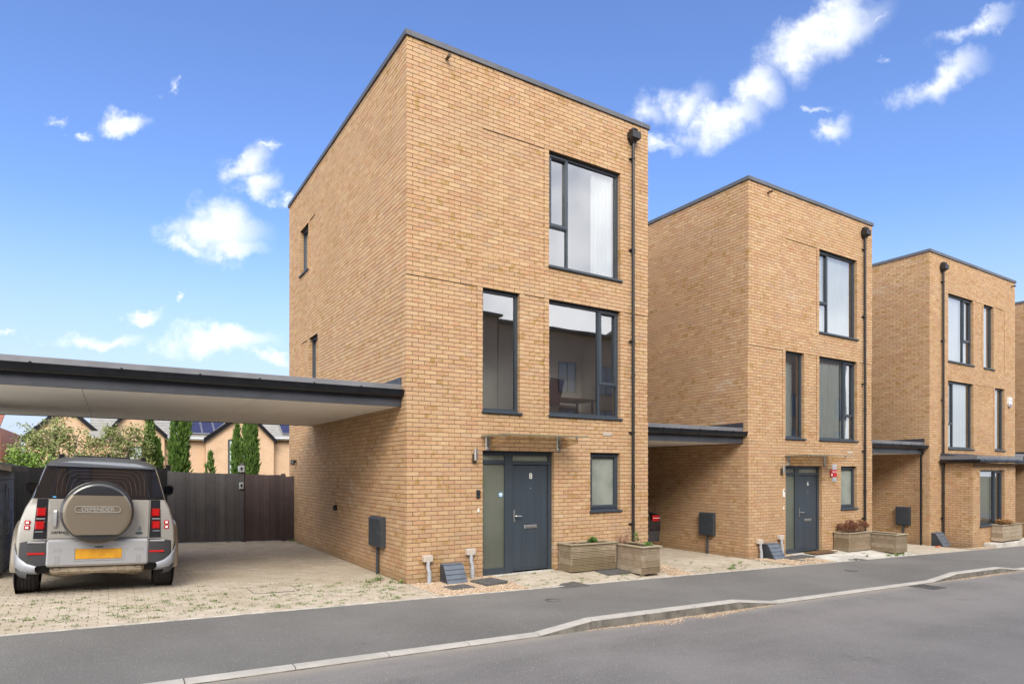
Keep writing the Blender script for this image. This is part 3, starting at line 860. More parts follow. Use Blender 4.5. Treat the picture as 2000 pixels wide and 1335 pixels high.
def window(house, x0, x1, z0, z1, cols, y=0.085, side=None, frost=None, sill=True, name='window'):
    """cols: list of (width fraction, [(height fraction from the bottom, opens?)...]); side: left wall (x and y swapped)"""
    def T(b):
        if side is not None:
            b.v = [(p[1], p[0], p[2]) for p in b.v]; b.fix = True
        return b
    fw = 0.055; yb = y + 0.07; zs = z0 + (0.042 if sill else 0)
    b = MB()
    b.box(x0, x1, y, yb, zs, zs + fw); b.box(x0, x1, y, yb, z1 - fw, z1)
    b.box(x0, x0 + fw, y, yb, zs + fw, z1 - fw); b.box(x1 - fw, x1, y, yb, zs + fw, z1 - fw)
    ix0, ix1, iz0, iz1 = x0 + fw, x1 - fw, zs + fw, z1 - fw
    panes = []; sashes = []; x = ix0
    for ci, (fx, rows) in enumerate(cols):
        xe = ix1 if ci == len(cols) - 1 else x + (ix1 - ix0) * fx
        xr = xe if ci == len(cols) - 1 else xe - 0.04
        z = iz0
        for ri, (fz, opens) in enumerate(rows):
            ze = iz1 if ri == len(rows) - 1 else z + (iz1 - iz0) * fz
            zr = ze if ri == len(rows) - 1 else ze - 0.035
            (sashes if opens else panes).append((x, xr, z, zr))
            if ri < len(rows) - 1: b.box(x, xr, y, yb, zr, ze)
            z = ze
        if ci < len(cols) - 1: b.box(xr, xe, y, yb, iz0, iz1)
        x = xe
    w = T(b).build(name, M_FRAME, house)
    for (a, c, e, f) in sashes:
        s = MB(); q = 0.045; yf = y - 0.014
        s.box(a - .012, c + .012, yf, yb - .02, e - .012, e + q); s.box(a - .012, c + .012, yf, yb - .02, f - q, f + .012)
        s.box(a - .012, a + q, yf, yb - .02, e + q, f - q); s.box(c - q, c + .012, yf, yb - .02, e + q, f - q)
        T(s).build('sash', M_FRAME, w)
        v = MB(); v.bbox(a + .02, c - .02, yf - .018, yf, f - q + .012, f - q + .034, .005); T(v).build('trickle_vent', M_BLACK, w)
        panes.append((a + q, c - q, e + q, f - q))
    for (a, c, e, f) in panes:
        p = MB(); p.box(a, c, y + .032, y + .048, e, f) if frost else p.face([(a, y + .035, e), (c, y + .035, e), (c, y + .035, f), (a, y + .035, f)])
        T(p).build('pane', frost or M_GLASS, w)
    if sill:
        s = MB(); s.bbox(x0 - .025, x1 + .035, -0.045, y + .03, z0 - .002, z0 + .038, .006); s.box(x0 + .0, x1, y - .04, y + .01, z0 + .038, z0 + .046)
        T(s).build('sill', M_FRAME, w)
    return w


def downpipe(house, x, ztop, zbot, name='downpipe', hopper=True, y=-0.062, r=0.031):
    b = MB(); b.tube([(x, y, ztop), (x, y, zbot)], r, 12)
    for z in (ztop - 2.3, ztop - 4.9, ztop - 7.2):
        if z > zbot: b.tube([(x, y, z), (x, y, z + .09)], r + .006, 12)
    p = b.build(name, M_PIPE, house, smooth=True)
    z = ztop - .35
    while z > zbot + .1:
        c = MB(); c.box(x - .055, x + .055, y + .02, -.001, z, z + .03); c.tube([(x - .085, y + .045, z + .015), (x - .04, y + .03, z + .015)], .012, 6)
        c.tube([(x, y, z), (x, y, z + .03)], r + .009, 12); c.build('bracket', M_PIPE, p); z -= 1.9
    if hopper:
        h = MB(); z = ztop
        rings = []
        for (hx, hy, hz) in ((.045, .045, z - .02), (.06, .055, z + .02), (.115, .085, z + .06), (.115, .085, z + .20)):
            rings.append([(x - hx, -.002 - 2 * hy + .0, hz), (x + hx, -.002 - 2 * hy, hz), (x + hx, -.002, hz), (x - hx, -.002, hz)])
        h.loft(rings, closed=True, cap0=True, cap1=True)
        h.tube([(x, -.10, z + .2), (x, -.07, z + .235), (x, .01, z + .24)], [.075, .07, .065], 14)
        h.build('hopper', M_PIPE, p)
    return p


def canopy(house, xa, xb, z, parent=None):
    b = MB(); b.obox(((xa + xb) / 2, -0.36, z + .015), (1, 0, 0), (0, 1, -.02), (0, 0.02, 1), (xb - xa) / 2, .36, .007)
    g = b.build('canopy', M_CANOPY, house)
    b = MB(); b.box(xa - .002, xb + .002, -.7235, -.7205, z + .012, z + .034); b.box(xa - .0045, xa - .0015, -.72, -.01, z + .004, z + .03); b.build('glass_edge', M_GLEDGE, g)
    for x in (xa + .13, xb - .17):
        s = MB(); s.bbox(x - .045, x + .045, -.03, -.001, z - .235, z + .03, .008); s.lathe([(.018, -.012), (.018, 0)], (x, -.03, z - .2), 'y', 12); s.lathe([(.018, -.012), (.018, 0)], (x, -.03, z + .005), 'y', 12)
        s.build('bracket', M_STEEL, g)
        f = MB(); f.prism([(-.03, z - .20), (-.03, z - .005), (-.62, z - .012), (-.62, z - .09)], x - .006, x + .006, 'x')
        f.build('fin', M_CANOPY, g)
        c = MB(); c.lathe([(.02, -.03), (.02, .03)], (x, -.58, z + .012), 'z', 12); c.build('clamp', M_STEEL, g)


M_CANOPY = glass_mat('canopy_glass', 0.045, (0.93, 0.89, 0.80), 0.6)
M_GLEDGE = mat('glass_edge', (0.16, 0.17, 0.12), 0.25)


def front_door(house, x0, x1, z1, number):
    fw = .06; y = .085; yb = .16; zb = -0.012
    xm0, xm1 = x0 + .515, x0 + .685              # thick mullion between sidelight and leaf
    b = MB()
    b.box(x0, x0 + .045, y, yb, zb, z1); b.box(x1 - .085, x1, y, yb, zb, z1); b.box(x0 + .045, x1 - .085, y, yb, z1 - .075, z1)
    b.box(xm0, xm1, y - .006, yb, zb, z1 - .075); b.box(x0 + .045, xm0, y, yb, z1 - .235, z1 - .165); b.box(xm1, x1 - .085, y, yb, z1 - .245, z1 - .175)
    b.box(x0 + .045, xm0, y, yb, zb, zb + .12)
    d = b.build('door', M_FRAME, house)
    p = MB(); p.box(x0 + .045, xm0, y + .03, y + .045, zb + .12, z1 - .235); p.build('sidelight_pane', M_FROST, d)
    p = MB(); p.box(x0 + .045, xm0, y + .03, y + .045, z1 - .165, z1 - .075); p.build('toplight_pane', M_FROST2, d)
    p = MB(); p.box(xm1, x1 - .085, y + .03, y + .045, z1 - .175, z1 - .075); p.build('toplight_pane', M_FROST2, d)
    l0, l1 = xm1 + .008, x1 - .093
    lf = MB(); lf.bbox(l0, l1, y + .02, yb - .005, zb + .03, z1 - .252, .006); lf.build('door_leaf', M_DOOR, d)
    w = MB(); w.box(l0, l1, y - .005, y + .03, zb + .035, zb + .065); w.build('weather_bar', M_FRAME, d)
    t = MB(); t.bbox(x0 - .01, x1 + .01, -.03, yb, zb - .06, zb, .006); t.build('threshold', M_SLAB, d)
    yl = y + .02; ax = (l0 + l1) / 2 + .01
    h = MB(); h.bbox(l0 + .025, l0 + .055, yl - .012, yl, .93, 1.16, .004); h.tube([(l0 + .04, yl - .01, 1.045), (l0 + .04, yl - .055, 1.045), (l0 + .06, yl - .06, 1.045), (l0 + .165, yl - .06, 1.04)], .011, 8)
    h.lathe([(.016, -.02), (.016, 0)], (l0 + .04, yl, .965), 'y', 10); h.build('handle', M_STEEL, d)
    q = MB(); q.bbox(ax - .15, ax + .15, yl - .014, yl, .80, .865, .006); q.bbox(ax - .135, ax + .135, yl - .02, yl - .013, .813, .852, .005); q.build('letter_plate', M_STEEL, d)
    q = MB(); q.lathe([(.013, -.006), (.010, -.010), (.002, -.011)], (ax, yl, 1.555), 'y', 12, caps=False); q.build('spyhole', M_STEEL, d)
    me = text_mesh('number', number, .155, M_WHITE, .004); link('number', me, d, (ax, yl - .006, 1.785), (R(90), 0, 0))
    return d


def wall_light(house, x, z):
    b = MB(); b.bbox(x - .035, x + .035, -.03, -.001, z - .14, z + .03, .008); b.tube([(x + .0, -.03, z - .06), (x, -.06, z - .06)], .02, 8)
    o = b.build('wall_light', M_BRONZE, house, smooth=False)
    c = MB(); c.tube([(x, -.085, z - .09), (x, -.085, z + .12)], .032, 14); c.build('lamp_tube', M_STEEL, o, smooth=True)


M_BRONZE = mat('bronze', (0.10, 0.078, 0.055), 0.45, 0.6)


def waste_pipe(house, x, zb):
    b = MB(); b.tube([(x, -.075, zb + .38), (x, -.075, zb + .27), (x + .018, -.085, zb + .2), (x + .018, -.085, zb - .03)], .033, 12); b.tube([(x + .018, -.085, zb + .02), (x + .018, -.085, zb + .14)], .039, 12)
    p = b.build('waste_pipe', M_GREYP, house, smooth=True)
    c = MB(); c.bbox(x - .085, x + .085, -.10, -.002, zb + .37, zb + .48, .01); c.build('pipe_box', M_PIPEBOX, p)


M_PIPEBOX = mat('pipe_box_grey', (0.50, 0.44, 0.38), 0.5)


def interior(house, W, D, floors, holes, front_y=.13):
    """plastered rooms behind the windows"""
    for (z0, z1, yb) in floors:
        b = MB(); x0, x1 = .22, W - .22
        b.face([(x0, yb, z0), (x1, yb, z0), (x1, yb, z1), (x0, yb, z1)]); b.face([(x0, .17, z0), (x0, yb, z0), (x0, yb, z1), (x0, .17, z1)])
        b.face([(x1, .17, z0), (x1, yb, z0), (x1, yb, z1), (x1, .17, z1)]); b.face([(x0, .17, z1), (x1, .17, z1), (x1, yb, z1), (x0, yb, z1)])
        b.face([(x0, .17, z0), (x1, .17, z0), (x1, yb, z0), (x0, yb, z0)], 1)
        b.build('room', [M_PLASTER, M_FLOORIN], house)


def curtain(house, x0, x1, z0, z1, y, m, folds=9, amp=.03, name='curtain'):
    b = MB(); n = folds * 6; rows = []
    for j, z in enumerate((z0, z0 + (z1 - z0) * .5, z1)):
        rows.append([(x0 + (x1 - x0) * i / n, y + amp * (.5 + .5 * (2 - j) / 2) * math.sin(i * 6.283 / 6 + .7 * math.sin(i * .37)), z) for i in range(n + 1)])
    b.loft(rows); return b.build(name, m, house, smooth=True, angle=None)


def blind(house, x0, x1, z0, z1, y):
    b = MB(); z = z0
    while z < z1:
        b.face([(x0, y - .018, z), (x1, y - .018, z), (x1, y + .012, z + .024), (x0, y + .012, z + .024)]); z += .034
    return b.build('blind', M_BLIND, house)


def roof_cap(house, W, D, H):
    b = MB(); o = .032; t = .09
    def strip(n0, n1, horiz, a):      # coping in lengths with fine gaps
        k = max(1, round((n1 - n0) / 1.95))
        for i in range(k):
            s, e = n0 + (n1 - n0) * i / k + (.0015 if i else 0), n0 + (n1 - n0) * (i + 1) / k - (.0015 if i < k - 1 else 0)
            b.box(*((s, e, a, a + .36) if horiz else (a, a + .36, s, e)), H + .002, H + t)
    strip(-o, W + o, True, -o); strip(-o, W + o, True, D - .33)
    strip(.329, D - .331, False, -o); strip(.329, D - .331, False, W - .328)
    c = b.build('coping', M_COPING, house)
    b = MB(); b.face([(.2, .2, H - .2), (W - .2, .2, H - .2), (W - .2, D - .2, H - .2), (.2, D - .2, H - .2)])
    b.build('flat_roof', M_FASCIA, house)


def plain_walls(house, W, D, H, back_holes=()):
    b = MB()
    b.face([(W, .1, -.6), (W, D, -.6), (W, D, H), (W, .1, H)]); b.face([(0, D, -.6), (0, D, H), (W, D, H), (W, D, -.6)])
    b.build('rear_walls', FB_HOUSE, house)


def spout(house, x, z):
    b = MB(); b.tube([(x, .02, z), (x, -.10, z)], .026, 10); b.tube([(x, -.09, z), (x, -.14, z - .004)], .030, 10)
    b.build('overflow_spout', M_BRONZE, house, smooth=True)


def meter(house, y0, y1, z0, z1, big=False):
    b = MB(); b.prism([(-.002, z0), (-.002, z1), (-.075, z1 - .0), (-.11, z1 - .035), (-.11, z0)], y0, y1, 'y')
    o = b.build('meter_box', M_METER, house)
    d = MB(); d.bbox(-.116, -.111, y0 + .02, y1 - .02, z0 + .02, z1 - .05, .002); d.build('meter_door', M_METER, o)
    k = MB(); k.lathe([(.008, -.006), (.008, 0)], (-.116, y0 + .07, (z0 + z1) / 2), 'x', 8); k.build('lock', M_STEEL, o)
    p = MB(); p.tube([(-.05, (y0 + y1) / 2, z0), (-.05, (y0 + y1) / 2, -.35)], .028, 10); p.build('conduit', M_METER, o, smooth=True)


HW, HD, HH = 5.5125, 8.25, 9.15


def house_a(i, x0, number, label, group):
    z0 = house_z(i); H = empty('brick_house', (x0, 0, z0)); tag(H, label, 'house', group)
    org = (x0, 0, z0)
    dr = (1.4575, 3.0375, -.2, 2.25); sw = (3.9325, 4.7225, 1.05, 2.25); nw = (1.4575, 2.2525, 2.925, 5.175); b1 = (2.92, 4.73, 2.925, 5.175); b2 = (2.92, 4.73, 5.775, 8.025)
    panels = [(0.0, 1.346, 2.925, 5.175, .018), (2.355, 2.8075, 2.925, 5.175, .018), (4.8325, HW, 2.925, 5.175, .018), (1.4575, 2.8075, 5.775, 8.025, .018)]
    holes = [dr, sw, nw, b1, b2]
    s1 = (6.2425, 7.0325, 6.9, 8.1); s2 = (5.3975, 6.1875, 3.9, 5.175)
    sp = [(5.625, 6.13, 6.9, 8.1, .018), (6.3, 6.9, 3.9, 5.175, .018)]
    pool = []
    brick_wall(H, org, 'front_wall', HW, HH, holes, panels, 0, False, pool)
    brick_wall(H, org, 'side_wall', HD, HH, [s1, s2], sp, 1, True, pool, notch=True)
    finish_bricks(pool, 300, lambda side, u, z: (not side) and ((u > 3.0 and z < .6) or (u < 1.4 and z < .28)))
    plain_walls(H, HW, HD, HH); roof_cap(H, HW, HD, HH)
    # inner leaf, so that nothing shows between the bricks
    b = MB(); shell(b, HW, -.4, HH, holes, [], .125, lambda u, v, d: (u, d, v), u_start=.125); shell(b, HD, -.4, HH, [s1, s2], [], .125, lambda u, v, d: (d, u, v), u_start=.125); b.build('inner_leaf', M_PLASTER, H)
    interior(H, HW, HD, [(-.02, 2.5, 3.2), (2.75, 5.32, 2.0), (5.62, 8.3, 2.4)], holes)
    window(H, nw[0], nw[1], nw[2], nw[3], [(1, [(1, False)])])
    window(H, b1[0], b1[1], b1[2], b1[3], [(.74, [(1, False)]), (.26, [(.30, False), (.70, True)])])
    window(H, b2[0], b2[1], b2[2], b2[3], [(.27, [(.36, False), (.64, True)]), (.73, [(1, False)])])
    window(H, sw[0], sw[1], sw[2], sw[3], [(1, [(1, True)])], frost=M_FROST2)
    window(H, s1[0], s1[1], s1[2], s1[3], [(1, [(1, False)])], side=True)
    window(H, s2[0], s2[1], s2[2], s2[3], [(1, [(1, False)])], side=True)
    front_door(H, dr[0], dr[1], dr[3], number)
    canopy(H, 1.42, 3.3, 2.49); wall_light(H, 1.27, 2.16)
    downpipe(H, 5.03, 8.72, .10)
    spout(H, .735, 9.0)
    b = MB(); b.bbox(4.26, 4.48, -.012, -.001, 2.60, 2.665, .003)
    for q in range(3): b.box(4.27, 4.47, -.016, -.012, 2.608 + q * .02, 2.618 + q * .02)
    b.build('air_vent', M_PIPEBOX, H)
    waste_pipe(H, .355, -.02); waste_pipe(H, 1.18, .04)
    return H


h1 = house_a(0, 0.0, '8', 'nearest tall tan brick house with number 8 on its dark front door', 'cube houses in a row')
h2 = house_a(1, 8.83, '6', 'second tan brick house, with the red alarm sign right of its door', 'cube houses in a row')
# first house: what only it shows
meter(h1, .95, 1.55, .51, 1.05)
b = MB(); b.bbox(-.06, -.001, 3.85, 3.98, 1.02, 1.14, .01); b.build('socket_box', M_BLACK, h1)
b = MB(); b.tube([(-.001, 7.45, 2.13), (-.09, 7.45, 2.13)], .03, 10); b.tube([(-.09, 7.45, 2.17), (-.10, 7.42, 2.05)], .055, 12); b.build('wall_camera', M_BLACK, h1)
b = MB(); b.bbox(1.32, 1.40, -.028, -.001, 1.40, 1.545, .008); o = b.build('doorbell', M_BLACK, h1)
c = MB(); c.lathe([(.018, -.004), (.018, 0)], (1.36, -.028, 1.505), 'y', 14); c.lathe([(.020, -.003), (.020, 0)], (1.36, -.028, 1.435), 'y', 14); c.build('bell_button', M_METER, o)
b = MB(); b.bbox(1.345, 1.38, -.02, -.001, 1.15, 1.22, .006); b.build('bell_push', M_WHITE, h1)
M_BLUE = mat('sticker_blue', (0.08, 0.32, 0.60), 0.5)
b = MB(); b.lathe([(.048, -.001), (.048, 0)], (1.90, .112, 1.45), 'y', 24); o = b.build('sticker', M_BLUE, h1)
c = MB(); c.box(1.868, 1.932, .1095, .1105, 1.44, 1.475); c.box(1.875, 1.925, .1095, .1105, 1.42, 1.434); c.build('sticker_print', M_WHITE, o)
# second house
meter(h2, .98, 1.43, .48, 1.06)
b = MB(); b.bbox(1.33, 1.40, -.03, -.001, 1.22 + .243, 1.42 + .243, .008); o = b.build('doorbell', M_WHITE, h2); c = MB(); c.lathe([(.02, -.004), (.02, 0)], (1.365, -.03, 1.62), 'y', 14); c.build('bell_button', M_BLACK, o)
b = MB(); b.bbox(1.345, 1.38, -.02, -.001, 1.15, 1.22, .006); b.build('bell_push', M_WHITE, h2)
M_SIGNR = mat('sign_red', (0.50, 0.012, 0.014), 0.45)
b = MB(); b.box(3.50, 3.69, -.014, -.001, 1.84, 2.30); o = b.build('alarm_plate', M_GREYP, h2)
c = MB(); c.box(3.40, 3.70, -.022, -.0145, 1.96, 2.16); c.build('alarm_sign', M_SIGNR, o)
link('alarm_lettering', text_mesh('alarm_lettering', 'Alarm', .085, M_WHITE, .001), o, (3.585, -.0245, 2.10), (R(90), 0, 0))
c = MB(); c.lathe([(.035, -.002), (.035, 0)], (3.46, -.0225, 2.02), 'y', 14); c.build('alarm_symbol', M_WHITE, o)
# soft furnishings behind the glass
curtain(h1, 4.12, 4.66, 5.66, 8.1, .22, M_BLIND, 5)
b = MB(); b.box(2.95, 4.7, .22, .24, 7.95, 8.2); b.build('blind_box', M_BLIND, h1)
curtain(h2, 2.96, 4.7, 5.66, 8.1, .215, M_CURTAIN, 9)
curtain(h2, 2.96, 4.2, 2.78, 5.25, .215, M_CURTAIN, 7); curtain(h2, 4.25, 4.7, 2.78, 5.25, .22, M_CURTAIN, 3)
curtain(h2, 1.9, 2.3, 2.78, 5.25, .4, M_CURTAIN, 3)
for z in (3.1, 3.75, 4.4):
    b = MB(); b.box(1.5, 2.0, .45, .47, z, z + .03); b.build('shelf', M_BLACK, h2)

# third house: mirrored front, ground floor bay
W3 = 6.4125; z3 = house_z(2); h3 = empty('brick_house', (17.7, 0, z3)); tag(h3, 'third tan brick house, with the projecting ground floor bay and white alarm box', 'house', 'cube houses in a row')
BX0, BX1, BD = .80, 3.95, .87
t1 = (1.2325, 3.0375, 5.775, 8.025); t2 = (3.8225, 4.6175, 5.775, 8.025); f1 = (1.2325, 3.0375, 2.925, 5.175); f2 = (4.7225, 5.5175, 2.925, 5.175)
bayhole = (BX0 + .0, BX1, -.4, 2.4)
holes = [t1, t2, f1, f2, bayhole]
panels = [(3.15, 3.7125, 5.775, 8.025, .018), (4.7225, 5.5125, 5.775, 8.025, .018), (3.15, 4.6125, 2.925, 5.175, .018)]
pool = []
brick_wall(h3, (17.7, 0, z3), 'front_wall', W3, HH, holes, panels, 0, False, pool)
brick_wall(h3, (17.7, 0, z3), 'side_wall', HD, HH, [], [], 1, True, pool)
# the bay in brick
def bay(pool):
    bh = (.5, 2.305, .45 + .0, 1.65 + .6)
    Pf = lambda u, v, d: (BX0 + u, -BD + d, v); Ps = lambda u, v, d: (BX0 + d, -BD + u, v)
    w = BX1 - BX0
    for nm, P, wd, hs, par, side in (('bay_front_wall', Pf, w, [bh], 0, False), ('bay_side_wall', Ps, BD, [], 1, True)):
        b = MB(); shell(b, wd, -.45, 2.475, hs, [], .007, P, .1); shell(b, wd, -.45, 2.475, hs, [], .125, P)
        wl = b.build(nm, M_MORTAR, h3)
        for (u0, u1, k, ins) in lay(wd, -6, 33, hs, [], par):
            c = P((u0 + u1) / 2, k * CS, 0); s = on_screen((c[0] + 17.7, c[1], c[2] + z3)); ar = 0
            if s and u1 - u0 > .2 and c[2] + z3 > gz(c[0] + 17.7, 0) + .03: ar = (.15 if side else .2) * .065 * (1238 / s[2]) ** 2 * .6
            pool.append((ar, wl, P, side, u0, u1, k, RNG.uniform(-.0018, .0018)))
    b = MB(); b.face([(BX1, -BD + .1, -.45), (BX1, .1, -.45), (BX1, .1, 2.475), (BX1, -BD + .1, 2.475)]); b.build('bay_end_wall', FB_HOUSE, h3)
    wn = window(h3, 0, 1, 0, 1, [(1, [(1, False)])]) if False else None
    return bh


def bay_window(bh):
    x0, x1 = BX0 + bh[0], BX0 + bh[1]; before = set(bpy.data.objects)
    w = window(h3, x0, x1, bh[2], bh[3], [(.70, [(1, False)]), (.30, [(1, True)])])
    w.location = (0, -BD, 0)


bh = bay(pool); bay_window(bh)
finish_bricks(pool, 300, lambda side, u, z: False)
plain_walls(h3, W3, HD, HH); roof_cap(h3, W3, HD, HH)
b = MB(); shell(b, W3, -.4, HH, holes, [], .125, lambda u, v, d: (u, d, v)); b.face([(.12, .12, -.4), (.12, HD, -.4), (.12, HD, HH), (.12, .12, HH)]); b.build('inner_leaf', M_PLASTER, h3)
interior(h3, W3, HD, [(-.02, 2.5, 3.2), (2.75, 5.32, 2.0), (5.62, 8.3, 2.4)], holes)
window(h3, *t1, [(.70, [(1, False)]), (.30, [(.35, False), (.65, True)])]); window(h3, *t2, [(1, [(1, False)])])
window(h3, *f1, [(.27, [(.36, False), (.64, True)]), (.73, [(1, False)])]); window(h3, *f2, [(1, [(1, False)])])
curtain(h3, 1.3, 3.0, 5.66, 8.1, .215, M_BLIND, 9); curtain(h3, 3.9, 4.6, 5.66, 8.1, .215, M_BLIND, 4); curtain(h3, 1.3, 3.0, 2.78, 5.25, .215, M_CURTAIN, 9); curtain(h3, 4.75, 5.5, 2.78, 5.25, .215, M_CURTAIN, 4)
o = blind(h3, BX0 + .52, BX0 + 1.7, .5, 2.22, .22); o.location = (0, -BD, 0)
o = curtain(h3, BX0 + 1.72, BX0 + 2.28, .5, 2.22, .5, M_CURTAIN, 3); o.location = (0, -BD, 0)
b = MB(); b.lathe([(.10, 0), (.11, .08), (.07, .2), (.03, .26), (.06, .3), (.05, .36)], (BX0 + 2.0, -BD + .24, .55), 'z', 16); o = b.build('ornament', M_WHITE, h3, smooth=True)
# bay roof, fascia and gutter
b = MB(); b.box(BX0 - .12, BX1 + .14, -BD - .14, -.002, 2.56, 2.60); b.prism([(-BD - .13, 2.6), (-.003, 2.6), (-.003, 2.80), (-.45, 2.72)], BX0 - .1, BX1 - 1.2, 'x'); rf = b.build('bay_roof', M_FASCIA, h3)
b = MB(); b.bbox(BX0 - .125, BX1 + .145, -BD - .165, -BD - .141, 2.50, 2.70, .004); b.box(BX0 - .145, BX0 - .121, -BD - .14, -.002, 2.50, 2.70); b.box(BX1 + .141, BX1 + .16, -BD - .14, -.002, 2.5, 2.7); b.build('fascia', M_FASCIA2, rf)
b = MB(); b.tube([(BX0 - .15, -BD - .22, 2.535), (BX1 + .16, -BD - .22, 2.535)], .055, 10); b.tube([(BX0 - .2, -BD - .22, 2.535), (BX0 - .2, -.04, 2.535)], .055, 10); b.build('gutter', M_GUTTER, rf, smooth=True)
x = BX0 + .2
while x < BX1:
    b = MB(); b.tube([(x, -BD - .22, 2.535), (x + .04, -BD - .22, 2.535)], .062, 10); b.build('gutter_clip', M_GUTTER, rf, smooth=True); x += .8
downpipe(h3, .765, 8.64, .05)
spout(h3, 6.08, 8.98)
M_PURPLE = mat('alarm_purple', (0.09, 0.05, 0.20), 0.4)
b = MB(); b.prism([(5.72, 4.90), (5.98, 4.90), (5.98, 4.66), (5.90, 4.56), (5.78, 4.56), (5.72, 4.66)], -.07, -.001, 'y'); o = b.build('alarm_box', M_WHITE, h3)
b = MB(); b.prism([(5.78, 4.66), (5.90, 4.66), (5.88, 4.54), (5.80, 4.54)], -.076, -.0705, 'y'); b.build('alarm_lens', M_PURPLE, o)
link('alarm_mark', text_mesh('alarm_mark', 'G2', .10, M_PURPLE, .001), o, (5.85, -.073, 4.79), (R(90), 0, 0))
meter(h3, .55, .97, .47, 1.06)

# fourth house: only its side shows
z4 = house_z(3); h4 = empty('brick_house', (26.55, 0, z4)); tag(h4, 'farthest brick house, only a strip of its side wall at the right edge', 'house', 'cube houses in a row')
pool = []
brick_wall(h4, (26.55, 0, z4), 'side_wall', HD, HH, [], [], 1, True, pool)
brick_wall(h4, (26.55, 0, z4), 'front_wall', HW, HH, [(2.92, 4.73, 2.925, 5.175), (2.92, 4.73, 5.775, 8.025)], [], 0, False, pool)
finish_bricks(pool, 60)
window(h4, 2.92, 4.73, 2.925, 5.175, [(.74, [(1, False)]), (.26, [(.30, False), (.70, True)])]); window(h4, 2.92, 4.73, 5.775, 8.025, [(.27, [(.36, False), (.64, True)]), (.73, [(1, False)])])
plain_walls(h4, HW, HD, HH); roof_cap(h4, HW, HD, HH)
interior(h4, HW, HD, [(2.75, 5.32, 4.6), (5.62, 8.3, 4.6)], [])


# ------------------------------------------------------------------ carports
def carport(xl, xr, y0, y1, zs, label, clips, pipe=None, up_r=True):
    """soffit height zs; fascia at y0"""
    c = empty('carport_roof', ((xl + xr) / 2, y0, zs - 0.0)); tag(c, label, 'carport', 'carport roofs between the houses')
    ox, oy, oz = c.location
    def B(b, n, m, **k):
        b.v = [(p[0] - ox, p[1] - oy, p[2] - oz) for p in b.v]; return b.build(n, m, c, **k)
    n = max(1, round((xr - xl) / 2.4)); xs_ = fr(xl, xr, n)
    for a, e in zip(xs_[:-1], xs_[1:]):
        b = MB(); b.box(a + .004, e - .004, y0 + .03, y1 - .03, zs, zs + .018); B(b, 'soffit_panel', M_SOFFIT)
    b = MB(); b.box(xl, xr, y0 + .035, y1 - .03, zs + .02, zs + .30); B(b, 'roof_deck', M_FASCIA)
    b = MB(); b.bbox(xl, xr - .002, y0, y0 + .028, zs - .012, zs + .27, .004); B(b, 'lower_fascia', M_FASCIA)
    b = MB(); b.bbox(xl, xr - .002, y0 - .012, y0 + .10, zs + .272, zs + .365, .004); B(b, 'upper_fascia', M_FASCIA2)
    b = MB(); b.bbox(xl, xr - .002, y1 - .028, y1, zs - .012, zs + .33, .004); B(b, 'rear_fascia', M_FASCIA)
    # half-round gutter
    r = .066; yc = y0 - .072; zc = zs + .268; dp = 1.85; ring = []
    for i in range(13):
        w = math.pi + math.pi * i / 12; ring.append((yc + r * math.cos(w), zc + dp * r * math.sin(w)))
    ring = ring + [(yc + (r - .006) * math.cos(math.pi + math.pi * i / 12), zc + dp * (r - .006) * math.sin(math.pi + math.pi * i / 12)) for i in range(12, -1, -1)]
    b = MB(); b.loft([[(x, y, z) for y, z in ring] for x in (xl, xr + .012)], closed=True, cap0=True, cap1=True)
    b.loft([[(x, y, z) for y, z in ring[:13]] for x in (xr + .006, xr + .013)], closed=True, cap0=True, cap1=True); B(b, 'gutter', M_GUTTER, smooth=True)
    for x in clips:
        b = MB(); rr = []
        for x_ in (x - .016, x + .016):
            rr.append([(x_, yc + (r + .007) * math.cos(math.pi + math.pi * i / 12), zc + .006 + dp * (r + .005) * math.sin(math.pi + math.pi * i / 12)) for i in range(13)])
        b.loft(rr); b.box(x - .016, x + .016, yc + r - .01, y0, zc - .02, zc + .012); b.box(x - .012, x + .012, yc - r - .008, yc - r + .004, zc - .03, zc + .014)
        B(b, 'gutter_bracket', M_GUTTER, smooth=True)
    # lead flashing where it meets the brick wall
    b = MB(); b.prism([(y0 - .01, zs + .36), (y0 - .01, zs + .485), (y0 + .02, zs + .49), (y1 - .1, zs + .41), (y1 - .1, zs + .34)], xr - .022, xr - .004, 'x'); B(b, 'flashing', M_FASCIA)
    if pipe:
        b = MB(); x, zb = pipe
        b.tube([(x, yc, zc - .10), (x, yc, zc - .18), (x + .03, yc + .07, zc - .28), (x + .04, yc + .10, zc - .34), (x + .04, yc + .10, zb)], .033, 12)
        B(b, 'downpipe', M_PIPE, smooth=True)
    return c


carport(-9.0, 0.0, .23, 5.78, 2.985, 'wide white soffited carport roof with black gutter over the beige car', [-8.1, -7.05, -6.0, -5.03, -4.05, -3.1, -2.3, -1.5, -.75])
carport(5.5165, 8.83, .155, 5.7, 2.56, 'dark edged carport roof between the first and second houses', [6.0, 6.55, 7.15, 7.7, 8.3])
carport(14.3465, 17.7, .155, 5.7, 2.42, 'dark edged carport roof between second and third houses, with a downpipe', [14.9, 15.5, 16.0, 16.6, 17.2], pipe=(17.5, -.5))
carport(24.1165, 26.55, .155, 5.7, 2.15, 'sliver of carport roof beyond the third house', [24.6, 25.2, 25.8])

# ------------------------------------------------------------------ fence and gate behind the driveway
def boards_mat(src):
    m = island_mat('fence_board_' + src, FENCE_COLS, 0.75, 0.35, 3.0, src, 0.35, 25)
    return m


